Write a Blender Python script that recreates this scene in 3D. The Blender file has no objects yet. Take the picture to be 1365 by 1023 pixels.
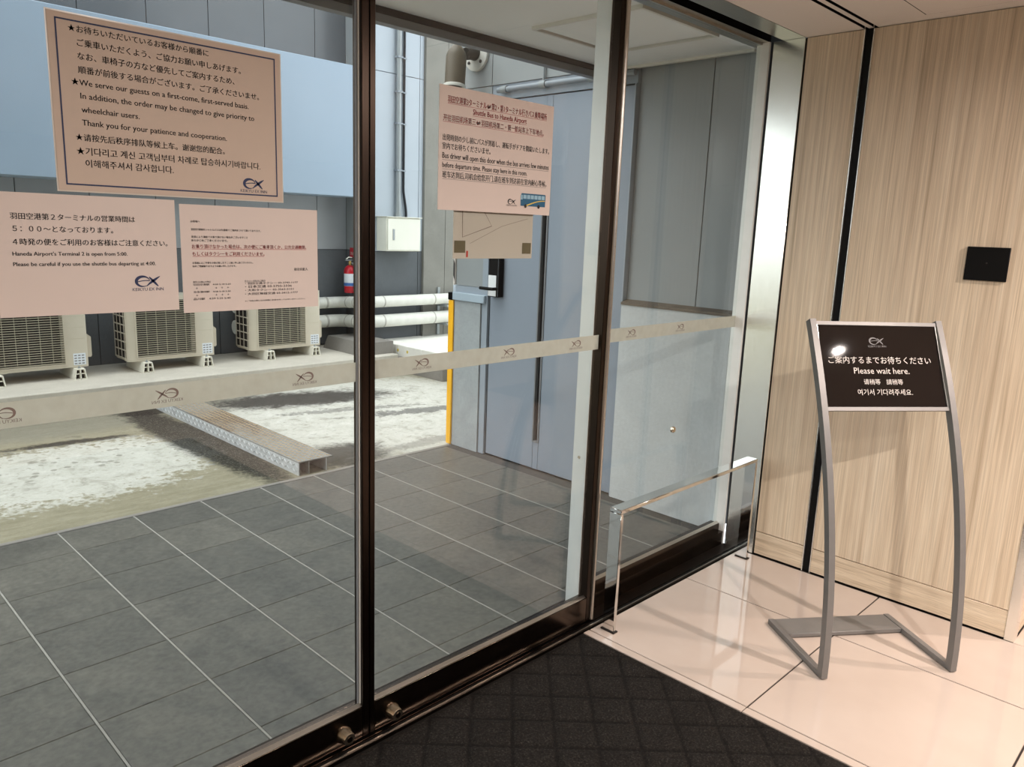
import bpy, bmesh, math, random
from mathutils import Matrix, Vector
random.seed(7)
scene = bpy.context.scene
COL = scene.collection

# ------------------------------------------------------------------ camera
cam_d = bpy.data.cameras.new('camera')
cam_d.sensor_width = 36.0
cam_d.lens = 1033.14 / 1365.0 * 36.0
cam_d.clip_start = 0.02
cam = bpy.data.objects.new('camera', cam_d)
COL.objects.link(cam)
cam.matrix_world = Matrix((
    (0.7031517, 0.11507302, -0.70166651, 0.0),
    (-0.71009902, 0.16439402, -0.68464151, 0.0),
    (0.03656601, 0.97965954, 0.19730718, 1.32),
    (0, 0, 0, 1)))
scene.camera = cam

# ------------------------------------------------------------------ world: even overcast sky
wd = bpy.data.worlds.new('overcast_sky')
scene.world = wd
wd.use_nodes = True
wbg = wd.node_tree.nodes['Background']
wbg.inputs[0].default_value = (0.93, 0.97, 1.0, 1)
wbg.inputs[1].default_value = 2.7

# soft high sun through thin cloud
sun_d = bpy.data.lights.new('hazy_sun', 'SUN')
sun_d.energy = 1.3
sun_d.angle = math.radians(35)
sun_d.color = (1.0, 0.95, 0.87)
sun = bpy.data.objects.new('hazy_sun', sun_d)
COL.objects.link(sun)
sun.rotation_euler = Vector((0.42, -0.12, -1.0)).to_track_quat('-Z', 'Y').to_euler()

vs = scene.view_settings
vs.view_transform = 'Standard'
vs.look = 'None'
vs.gamma = 1.0
vs.use_curve_mapping = False
vs.exposure = 0.0

# ------------------------------------------------------------------ materials
MATS = {}
def new_mat(name):
    m = bpy.data.materials.new(name)
    m.use_nodes = True
    nt = m.node_tree
    b = nt.nodes['Principled BSDF']
    MATS[name] = m
    return m, nt, b
def s2l(c):
    return tuple(((v / 255 / 12.92) if v / 255 <= 0.04045 else ((v / 255 + 0.055) / 1.055) ** 2.4) for v in c)
def N(nt, t, **kw):
    n = nt.nodes.new(t)
    for k, v in kw.items():
        setattr(n, k, v)
    return n
def ramp(nt, fac, stops):
    r = N(nt, 'ShaderNodeValToRGB')
    e = r.color_ramp.elements
    while len(e) < len(stops):
        e.new(0.5)
    for i, (p, c) in enumerate(stops):
        e[i].position = p
        e[i].color = tuple(c) + (1,)
    nt.links.new(fac, r.inputs[0])
    return r.outputs[0]
def coords(nt, scale=(1, 1, 1), kind='Object'):
    tc = N(nt, 'ShaderNodeTexCoord')
    mp = N(nt, 'ShaderNodeMapping')
    mp.inputs['Scale'].default_value = scale
    nt.links.new(tc.outputs[kind], mp.inputs[0])
    return mp.outputs[0]
def noise(nt, vec, scale, detail=4, rough=0.55, dist=0.0):
    n = N(nt, 'ShaderNodeTexNoise')
    n.inputs['Scale'].default_value = scale
    n.inputs['Detail'].default_value = detail
    n.inputs['Roughness'].default_value = rough
    n.inputs['Distortion'].default_value = dist
    nt.links.new(vec, n.inputs['Vector'])
    return n.outputs[0]
def mixc(nt, fac, a, b, mode='MIX'):
    m = N(nt, 'ShaderNodeMix', data_type='RGBA', blend_type=mode)
    for s, v in ((m.inputs[0], fac), (m.inputs[6], a), (m.inputs[7], b)):
        if isinstance(v, (int, float)):
            s.default_value = v
        elif isinstance(v, tuple):
            s.default_value = v + (1,) if len(v) == 3 else v
        else:
            nt.links.new(v, s)
    return m.outputs[2]
def math_(nt, op, a, b=None, c=None):
    m = N(nt, 'ShaderNodeMath', operation=op)
    for i, v in enumerate((a, b, c)):
        if v is None:
            continue
        if isinstance(v, (int, float)):
            m.inputs[i].default_value = v
        else:
            nt.links.new(v, m.inputs[i])
    return m.outputs[0]
def bump(nt, b, h, strength=0.2, dist=0.002):
    n = N(nt, 'ShaderNodeBump')
    n.inputs['Strength'].default_value = strength
    n.inputs['Distance'].default_value = dist
    nt.links.new(h, n.inputs['Height'])
    nt.links.new(n.outputs[0], b.inputs['Normal'])
def plain(name, rgb, rough=0.5, metal=0.0, var=0.06, scale=12, spec=0.5, bmp=0.0, bscale=None, stretch=(1, 1, 1), coat=0.0):
    """sRGB colour with a little procedural variation"""
    m, nt, b = new_mat(name)
    c = s2l(rgb)
    v = coords(nt, stretch)
    n = noise(nt, v, scale)
    col = ramp(nt, n, [(0.25, tuple(max(0, x * (1 - var)) for x in c)), (0.75, tuple(min(1, x * (1 + var)) for x in c))])
    nt.links.new(col, b.inputs['Base Color'])
    b.inputs['Roughness'].default_value = rough
    b.inputs['Metallic'].default_value = metal
    b.inputs['Specular IOR Level'].default_value = spec
    b.inputs['Coat Weight'].default_value = coat
    if bmp:
        bump(nt, b, noise(nt, v, bscale or scale * 4), bmp)
    return m
def brushed(name, rgb, rough=0.3, stretch=(60, 60, 1.5), var=0.08, metal=1.0):
    m, nt, b = new_mat(name)
    c = s2l(rgb)
    v = coords(nt, stretch)
    n = noise(nt, v, 8, 3)
    nt.links.new(ramp(nt, n, [(0.3, tuple(x * (1 - var) for x in c)), (0.7, tuple(min(1, x * (1 + var)) for x in c))]), b.inputs['Base Color'])
    b.inputs['Metallic'].default_value = metal
    r = math_(nt, 'MULTIPLY_ADD', n, 0.12, rough - 0.06)
    nt.links.new(r, b.inputs['Roughness'])
    return m
def wood(name, horizontal=False):
    m, nt, b = new_mat(name)
    st = (42, 42, 0.5) if not horizontal else (2, 1.2, 45)
    v = coords(nt, st)
    v2 = coords(nt, tuple(x * 0.16 for x in st) if not horizontal else (0.4, 0.3, 9))
    v3 = coords(nt, tuple(x * 5 for x in st))
    n1 = noise(nt, v, 1.6, 5, 0.6, 0.25)
    n2 = noise(nt, v2, 1.3, 3, 0.5, 0.5)
    n3 = noise(nt, v3, 2.0, 3, 0.6)
    a = ramp(nt, n1, [(0.25, s2l((192, 170, 143))), (0.45, s2l((223, 203, 177))), (0.6, s2l((231, 213, 188))), (0.8, s2l((242, 228, 207)))])
    bb = ramp(nt, n2, [(0.3, (0.93, 0.92, 0.91)), (0.7, (1.03, 1.03, 1.02))])
    cc = ramp(nt, n3, [(0.35, (0.82, 0.81, 0.79)), (0.62, (1.05, 1.05, 1.05))])
    col = mixc(nt, 1.0, mixc(nt, 1.0, a, bb, 'MULTIPLY'), cc, 'MULTIPLY')
    nt.links.new(col, b.inputs['Base Color'])
    b.inputs['Roughness'].default_value = 0.42
    bump(nt, b, n3, 0.08, 0.001)
    return m
wood('wood_vertical')
wood('wood_horizontal', True)

brushed('stainless', (246, 246, 240), 0.22, var=0.04, metal=0.9)
brushed('stainless_h', (200, 196, 188), 0.3, (1.5, 60, 60))
brushed('threshold_metal', (56, 49, 44), 0.35, (1.5, 60, 60))
brushed('bronze', (54, 45, 39), 0.3)
brushed('bronze_h', (82, 71, 63), 0.2, (1.5, 60, 60))
brushed('steel_lock', (214, 200, 180), 0.22)
plain('chrome', (228, 228, 226), 0.07, 1.0, 0.01, bmp=0.25, bscale=9)
plain('aluminium_pale', (238, 240, 236), 0.4, 0.2, 0.04)
plain('sign_grey', (128, 125, 122), 0.45, 0.35, 0.04, 30)
plain('black', (7, 6, 6), 0.55, 0, 0.1, spec=0.2)
plain('black_matt', (8, 7, 7), 0.85, 0, 0.1, spec=0.1)
plain('board_black', (22, 17, 16), 0.02, 0, 0.04)
plain('gasket', (34, 28, 25), 0.6)
plain('white_edge', (225, 222, 212), 0.5)
plain('ceiling_int', (226, 218, 210), 0.8, 0, 0.02, 3)
plain('ceiling_out', (244, 244, 241), 0.8, 0, 0.03, 3)
plain('downlight_trim', (220, 215, 208), 0.4)
plain('lobby', (120, 100, 84), 0.7, 0, 0.05, 2)
plain('paper', (222, 206, 197), 0.55, 0, 0.02, 5)
plain('paper_tan', (206, 185, 168), 0.55, 0, 0.02, 5)
plain('paper_back', (212, 200, 188), 0.6, 0, 0.04, 5)
plain('laminate', (222, 212, 200), 0.25, 0, 0.03, 5, coat=0.5)
plain('tape_olive', (112, 100, 74), 0.6, 0, 0.08)
plain('ink_black', (26, 22, 24), 0.55)
plain('ink_navy', (28, 42, 84), 0.55)
plain('ink_red', (178, 24, 34), 0.55)
plain('ink_grey', (120, 118, 118), 0.6)
plain('ink_white', (214, 206, 198), 0.55)
plain('ink_brown', (128, 108, 100), 0.7)
plain('bus_blue', (20, 92, 128), 0.5)
plain('bus_yellow', (214, 190, 80), 0.5)
plain('bus_window', (150, 190, 210), 0.4)
plain('outer_panel', (146, 151, 152), 0.5, 0, 0.05, 4, bmp=0.03)
plain('outer_panel_light', (172, 182, 192), 0.45, 0, 0.03, 4)
plain('outer_panel_dark', (152, 156, 160), 0.34, 0, 0.06, 4)
plain('upper_panel', (98, 102, 106), 0.24, 0, 0.06, 4)
plain('outer_door', (138, 148, 160), 0.32, 0, 0.04, 3)
plain('door_frame_grey', (150, 160, 170), 0.4, 0, 0.04, 3)
plain('coping', (168, 184, 196), 0.4, 0, 0.05, 6)
plain('ledge_brown', (98, 88, 76), 0.6, 0, 0.1, 14)
plain('seam', (48, 52, 58), 0.8)
plain('band_blue', (150, 168, 186), 0.42, 0, 0.03, 2)
plain('yellow_guard', (252, 186, 24), 0.45, 0, 0.05, 8)
plain('fascia_grey', (120, 122, 124), 0.5)
plain('ac_cream', (198, 189, 171), 0.5, 0, 0.05, 6)
plain('ac_dark', (26, 24, 24), 0.7)
plain('ac_wire', (190, 182, 160), 0.5)
plain('block_white', (232, 228, 214), 0.6, 0, 0.06, 20)
plain('sticker', (226, 232, 238), 0.5, 0, 0.05, 30)
plain('pipe_white', (222, 222, 214), 0.6, 0, 0.07, 14)
plain('pipe_band', (176, 174, 166), 0.6)
plain('red', (196, 20, 40), 0.3, 0, 0.04, coat=0.3)
plain('ext_blue', (60, 104, 170), 0.5)
plain('brass', (190, 160, 100), 0.35, 1.0)
plain('conduit_grey', (150, 156, 158), 0.45, 0.3, 0.06)
plain('cable_black', (22, 26, 34), 0.5)
plain('box_white', (226, 226, 214), 0.45, 0, 0.03, 5)
plain('cam_beige', (92, 83, 67), 0.5, 0, 0.06, 10)
plain('cam_arm', (62, 57, 50), 0.6)
plain('cam_white', (214, 212, 203), 0.5)
plain('flashing', (140, 148, 156), 0.45, 0.2, 0.1, 10)
plain('lock_white', (235, 238, 240), 0.3)
plain('led', (200, 60, 50), 0.4)

def grout_mat(name, rgb):
    return plain(name, rgb, 0.85, 0, 0.12, 30)
grout_mat('grout_light', (150, 148, 142))
grout_mat('grout_dark', (70, 68, 66))
grout_mat('joint_dark', (36, 28, 23))

def tile_out():
    m, nt, b = new_mat('tile_slate')
    v = coords(nt, (1, 1, 1))
    oi = N(nt, 'ShaderNodeObjectInfo')
    av = N(nt, 'ShaderNodeVectorMath', operation='ADD')
    nt.links.new(v, av.inputs[0])
    sc = N(nt, 'ShaderNodeVectorMath', operation='SCALE')
    sc.inputs[0].default_value = (7, 13, 3)
    nt.links.new(oi.outputs['Random'], sc.inputs['Scale'])
    nt.links.new(sc.outputs[0], av.inputs[1])
    vv = av.outputs[0]
    n1 = noise(nt, vv, 6, 6, 0.65, 0.6)
    n2 = noise(nt, vv, 45, 4, 0.6)
    col = ramp(nt, n1, [(0.25, s2l((74, 71, 65))), (0.5, s2l((92, 89, 81))), (0.75, s2l((108, 104, 95)))])
    col = mixc(nt, 0.4, col, ramp(nt, n2, [(0.3, s2l((70, 70, 68))), (0.7, s2l((116, 115, 109)))]))
    tint = ramp(nt, oi.outputs['Random'], [(0.0, (0.9, 0.91, 0.92)), (1.0, (1.08, 1.08, 1.07))])
    col = mixc(nt, 1.0, col, tint, 'MULTIPLY')
    # scuff marks
    n3 = noise(nt, vv, 14, 2, 0.5, 2.5)
    sm = ramp(nt, n3, [(0.66, (0, 0, 0)), (0.72, (1, 1, 1))])
    col = mixc(nt, math_(nt, 'MULTIPLY', sm, 0.3), col, s2l((66, 66, 66)))
    nt.links.new(col, b.inputs['Base Color'])
    nt.links.new(math_(nt, 'MULTIPLY_ADD', n1, 0.25, 0.30), b.inputs['Roughness'])
    b.inputs['Specular IOR Level'].default_value = 0.36
    bump(nt, b, n1, 0.12, 0.003)
tile_out()

def tile_in():
    m, nt, b = new_mat('tile_beige')
    v = coords(nt, (1, 1, 1))
    n1 = noise(nt, v, 3, 4, 0.5)
    col = ramp(nt, n1, [(0.3, s2l((186, 169, 156))), (0.7, s2l((194, 178, 166)))])
    nt.links.new(col, b.inputs['Base Color'])
    b.inputs['Roughness'].default_value = 0.05
    b.inputs['Specular IOR Level'].default_value = 0.62
tile_in()

def carpet():
    m, nt, b = new_mat('mat_carpet')
    v = coords(nt)
    n1 = noise(nt, v, 190, 4, 0.8)
    n2 = noise(nt, v, 9, 3)
    col = ramp(nt, n1, [(0.3, s2l((13, 11, 10))), (0.55, s2l((35, 32, 29))), (0.75, s2l((70, 66, 61)))])
    col = mixc(nt, 1.0, col, ramp(nt, n2, [(0.3, (0.85, 0.84, 0.83)), (0.7, (1.1, 1.1, 1.1))]), 'MULTIPLY')
    sep = N(nt, 'ShaderNodeSeparateXYZ')
    nt.links.new(v, sep.inputs[0])
    ln = None
    for op, off in (('ADD', 0.9 - 2.990), ('SUBTRACT', 0.9 - 0.558)):
        q = math_(nt, op, sep.outputs[0], sep.outputs[1])
        q = math_(nt, 'MULTIPLY', math_(nt, 'ADD', q, off), 1 / 0.1585)
        q = math_(nt, 'PINGPONG', q, 0.5)
        q = math_(nt, 'ADD', q, math_(nt, 'MULTIPLY_ADD', n1, 0.06, -0.03))
        ln = q if ln is None else math_(nt, 'MINIMUM', ln, q)
    col = mixc(nt, ramp(nt, ln, [(0.02, (0.5, 0.5, 0.5)), (0.07, (0, 0, 0))]), col, s2l((12, 10, 9)))  # shade in the grooves painted into the pile colour along the grid
    nt.links.new(col, b.inputs['Base Color'])
    b.inputs['Roughness'].default_value = 0.95
    b.inputs['Specular IOR Level'].default_value = 0.1
    bump(nt, b, n1, 0.5, 0.004)
carpet()

def glass():
    m = bpy.data.materials.new('glass')
    m.use_nodes = True
    MATS['glass'] = m
    nt = m.node_tree
    nt.nodes.clear()
    out = N(nt, 'ShaderNodeOutputMaterial')
    tr = N(nt, 'ShaderNodeBsdfTransparent')
    tr.inputs[0].default_value = (0.955, 0.972, 0.965, 1)
    gl = N(nt, 'ShaderNodeBsdfGlossy')
    gl.inputs['Roughness'].default_value = 0.0
    lw = N(nt, 'ShaderNodeLayerWeight')
    lw.inputs[0].default_value = 0.5
    f5 = math_(nt, 'POWER', lw.outputs['Facing'], 5)
    fac = math_(nt, 'MULTIPLY_ADD', f5, 0.96, 0.04)
    mx = N(nt, 'ShaderNodeMixShader')
    nt.links.new(fac, mx.inputs[0])
    nt.links.new(tr.outputs[0], mx.inputs[1])
    nt.links.new(gl.outputs[0], mx.inputs[2])
    nt.links.new(mx.outputs[0], out.inputs[0])
glass()

def frosted():
    m = bpy.data.materials.new('frosted_film')
    m.use_nodes = True
    MATS['frosted_film'] = m
    nt = m.node_tree
    nt.nodes.clear()
    out = N(nt, 'ShaderNodeOutputMaterial')
    d = N(nt, 'ShaderNodeBsdfDiffuse')
    t = N(nt, 'ShaderNodeBsdfTranslucent')
    tp = N(nt, 'ShaderNodeBsdfTransparent')
    n = noise(nt, coords(nt), 40)
    c = ramp(nt, n, [(0.3, s2l((222, 218, 206))), (0.7, s2l((230, 227, 216)))])
    nt.links.new(c, d.inputs[0])
    nt.links.new(c, t.inputs[0])
    mx = N(nt, 'ShaderNodeMixShader')
    mx.inputs[0].default_value = 0.75
    nt.links.new(d.outputs[0], mx.inputs[1])
    nt.links.new(t.outputs[0], mx.inputs[2])
    m2 = N(nt, 'ShaderNodeMixShader')
    m2.inputs[0].default_value = 0.12
    nt.links.new(mx.outputs[0], m2.inputs[1])
    nt.links.new(tp.outputs[0], m2.inputs[2])
    nt.links.new(m2.outputs[0], out.inputs[0])
frosted()

def blob(nt, vec, cx, cy, rx, ry, soft, nz, amp, rot=0.0):
    """noisy elliptical patch mask around a place on the ground"""
    mp = N(nt, 'ShaderNodeMapping', vector_type='TEXTURE')
    mp.inputs['Location'].default_value = (cx, cy, 0)
    mp.inputs['Rotation'].default_value = (0, 0, rot)
    mp.inputs['Scale'].default_value = (rx, ry, 1)
    nt.links.new(vec, mp.inputs[0])
    fl = N(nt, 'ShaderNodeVectorMath', operation='MULTIPLY')
    fl.inputs[1].default_value = (1, 1, 0)
    nt.links.new(mp.outputs[0], fl.inputs[0])
    ln = N(nt, 'ShaderNodeVectorMath', operation='LENGTH')
    nt.links.new(fl.outputs[0], ln.inputs[0])
    d = math_(nt, 'ADD', ln.outputs['Value'], math_(nt, 'MULTIPLY_ADD', nz, amp, -amp * 0.5))
    mr = N(nt, 'ShaderNodeMapRange', interpolation_type='SMOOTHSTEP')
    mr.inputs['From Min'].default_value = 1 + soft
    mr.inputs['From Max'].default_value = 1 - soft
    nt.links.new(d, mr.inputs[0])
    return mr.outputs[0]
def ground_mat():
    m, nt, b = new_mat('yard_concrete')
    v = coords(nt)
    vs_ = coords(nt, (0.55, 1.6, 1))
    big = noise(nt, v, 1.4, 5, 0.6, 0.3)
    mid = noise(nt, vs_, 5, 5, 0.65, 0.4)
    fine = noise(nt, v, 60, 4, 0.7)
    edge = noise(nt, v, 8, 8, 0.7, 0.6)
    speck = noise(nt, v, 30, 4, 0.65, 0.2)
    edge2 = math_(nt, 'ADD', math_(nt, 'MULTIPLY', edge, 0.55), math_(nt, 'MULTIPLY', speck, 0.45))
    streak = noise(nt, coords(nt, (1.0, 4.0, 1)), 6, 5, 0.65, 0.3)
    col = ramp(nt, mid, [(0.25, s2l((126, 120, 100))), (0.5, s2l((140, 134, 113))), (0.75, s2l((152, 147, 128)))])
    col = mixc(nt, 0.5, col, ramp(nt, streak, [(0.3, s2l((122, 117, 98))), (0.7, s2l((158, 153, 134)))]))
    pale = ramp(nt, edge, [(0.28, s2l((146, 144, 134))), (0.45, s2l((190, 189, 180))), (0.7, s2l((208, 207, 200)))])
    # worn grey and pale, dry areas across the yard
    gz = blob(nt, v, 1.45, 5.32, 0.85, 0.30, 0.3, edge, 1.2, 0.0)
    col = mixc(nt, math_(nt, 'MULTIPLY', gz, 0.6), col, s2l((122, 120, 110)))
    p1 = blob(nt, v, 1.20, 4.32, 0.72, 0.50, 0.12, edge2, 2.4, 0.1)
    p2 = blob(nt, v, 3.25, 4.50, 1.20, 1.20, 0.25, edge, 1.0)
    col = mixc(nt, math_(nt, 'MULTIPLY', p1, 0.85), col, pale)
    col = mixc(nt, math_(nt, 'MULTIPLY', p2, 0.95), col, pale)
    # drip spots
    for (sc_, thr, am, seed) in ((8, 0.20, 0.55, 0.47), (15, 0.22, 0.5, 0.52)):
        vo = N(nt, 'ShaderNodeTexVoronoi', feature='F1')
        vo.inputs['Scale'].default_value = sc_
        nt.links.new(v, vo.inputs['Vector'])
        wob = math_(nt, 'ADD', vo.outputs['Distance'], math_(nt, 'MULTIPLY_ADD', fine, 0.12, -0.06))
        sp = ramp(nt, wob, [(thr, (1, 1, 1)), (thr + 0.06, (0, 0, 0))])
        rnd = ramp(nt, vo.outputs['Color'], [(seed, (0, 0, 0)), (seed + 0.02, (1, 1, 1))])
        near = blob(nt, v, 1.3, 4.6, 0.8, 0.4, 0.35, edge, 1.0, 0.0)
        col = mixc(nt, math_(nt, 'MULTIPLY', math_(nt, 'MULTIPLY', math_(nt, 'MULTIPLY', sp, rnd), near), am), col, s2l((98, 95, 82)))
    sm = ramp(nt, speck, [(0.58, (0, 0, 0)), (0.66, (1, 1, 1))])
    col = mixc(nt, math_(nt, 'MULTIPLY', sm, 0.45), col, s2l((118, 115, 104)))
    # oil stains and grit, plus a shadow painted beside the beam's near end
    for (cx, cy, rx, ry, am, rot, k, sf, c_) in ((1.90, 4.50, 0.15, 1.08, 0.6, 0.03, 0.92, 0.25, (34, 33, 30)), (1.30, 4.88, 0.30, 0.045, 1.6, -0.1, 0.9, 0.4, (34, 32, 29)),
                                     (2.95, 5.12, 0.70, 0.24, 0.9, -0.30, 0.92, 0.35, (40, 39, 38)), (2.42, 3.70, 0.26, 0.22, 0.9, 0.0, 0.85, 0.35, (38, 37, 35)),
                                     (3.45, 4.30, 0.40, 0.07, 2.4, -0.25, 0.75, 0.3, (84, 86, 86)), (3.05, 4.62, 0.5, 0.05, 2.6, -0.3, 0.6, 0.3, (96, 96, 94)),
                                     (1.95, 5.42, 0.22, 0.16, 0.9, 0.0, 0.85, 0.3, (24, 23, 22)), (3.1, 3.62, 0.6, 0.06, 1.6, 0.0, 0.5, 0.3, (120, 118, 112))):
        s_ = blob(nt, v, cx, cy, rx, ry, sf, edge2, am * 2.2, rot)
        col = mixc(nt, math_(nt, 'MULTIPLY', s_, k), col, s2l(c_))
    grit = blob(nt, v, 1.88, 4.45, 0.16, 1.0, 0.3, edge2, 1.2, 0.03)
    gn = ramp(nt, noise(nt, v, 110, 2, 0.6), [(0.56, (0, 0, 0)), (0.64, (1, 1, 1))])
    col = mixc(nt, math_(nt, 'MULTIPLY', math_(nt, 'MULTIPLY', grit, gn), 0.5), col, s2l((120, 116, 108)))
    col = mixc(nt, 0.35, col, mixc(nt, 1.0, col, ramp(nt, fine, [(0.3, (0.7, 0.7, 0.7)), (0.7, (1.2, 1.2, 1.2))]), 'MULTIPLY'))
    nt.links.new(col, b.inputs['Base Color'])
    b.inputs['Roughness'].default_value = 0.9
    b.inputs['Specular IOR Level'].default_value = 0.12
    bump(nt, b, fine, 0.25, 0.004)
ground_mat()
def concrete(name, rgb, dark=0.8, scale=3):
    m, nt, b = new_mat(name)
    v = coords(nt)
    n1 = noise(nt, v, scale, 6, 0.65, 0.5)
    n2 = noise(nt, v, 70, 3, 0.7)
    c = s2l(rgb)
    col = ramp(nt, n1, [(0.3, tuple(x * dark for x in c)), (0.6, c), (0.8, tuple(min(1, x * 1.08) for x in c))])
    col = mixc(nt, 0.3, col, mixc(nt, 1.0, col, ramp(nt, n2, [(0.3, (0.75, 0.75, 0.75)), (0.7, (1.15, 1.15, 1.15))]), 'MULTIPLY'))
    nt.links.new(col, b.inputs['Base Color'])
    b.inputs['Roughness'].default_value = 0.9
    b.inputs['Specular IOR Level'].default_value = 0.2
    bump(nt, b, n2, 0.35, 0.004)
concrete('plinth_concrete', (204, 198, 186), 0.85)
concrete('slab_white', (238, 236, 228), 0.86)
concrete('pilaster', (138, 137, 131), 0.85)
concrete('stucco', (200, 204, 204), 0.92, 6)
concrete('concrete_panel', (166, 172, 174), 0.86, 8)
concrete('wall_lower', (100, 104, 108), 0.9)
concrete('kerb_grey', (140, 136, 130), 0.85)
def checker():
    m, nt, b = new_mat('checker_plate')
    v = coords(nt)
    n1 = noise(nt, v, 5, 5, 0.7, 0.4)
    n2 = noise(nt, v, 30, 3, 0.7)
    sep = N(nt, 'ShaderNodeSeparateXYZ')
    nt.links.new(v, sep.inputs[0])
    # rust gathers over the middle of the ramp
    g = math_(nt, 'ABSOLUTE', math_(nt, 'SUBTRACT', sep.outputs[1], 0.05))
    r = math_(nt, 'SUBTRACT', 0.95, math_(nt, 'MULTIPLY', g, 0.85))
    r = math_(nt, 'ADD', r, math_(nt, 'MULTIPLY_ADD', n1, 1.4, -0.9))
    rm = ramp(nt, r, [(0.35, (0, 0, 0)), (0.75, (1, 1, 1))])
    col = mixc(nt, math_(nt, 'MULTIPLY', rm, 0.75), s2l((150, 150, 146)), s2l((98, 72, 46)))
    col = mixc(nt, ramp(nt, n2, [(0.5, (0, 0, 0)), (0.8, (0.6, 0.6, 0.6))]), col, s2l((84, 80, 74)))
    nt.links.new(col, b.inputs['Base Color'])
    b.inputs['Roughness'].default_value = 0.5
    b.inputs['Metallic'].default_value = 0.3
checker()
plain('bead_steel', (176, 156, 124), 0.5, 0.2, 0.3, 5)
plain('galvanised', (204, 208, 210), 0.5, 0.3, 0.16, 18)
def emit(name, rgb, s):
    m = bpy.data.materials.new(name)
    m.use_nodes = True
    MATS[name] = m
    b = m.node_tree.nodes['Principled BSDF']
    b.inputs['Base Color'].default_value = (*rgb, 1)
    b.inputs['Emission Color'].default_value = (*rgb, 1)
    b.inputs['Emission Strength'].default_value = s
emit('lamp_glow', (1.0, 0.9, 0.8), 6)

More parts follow.
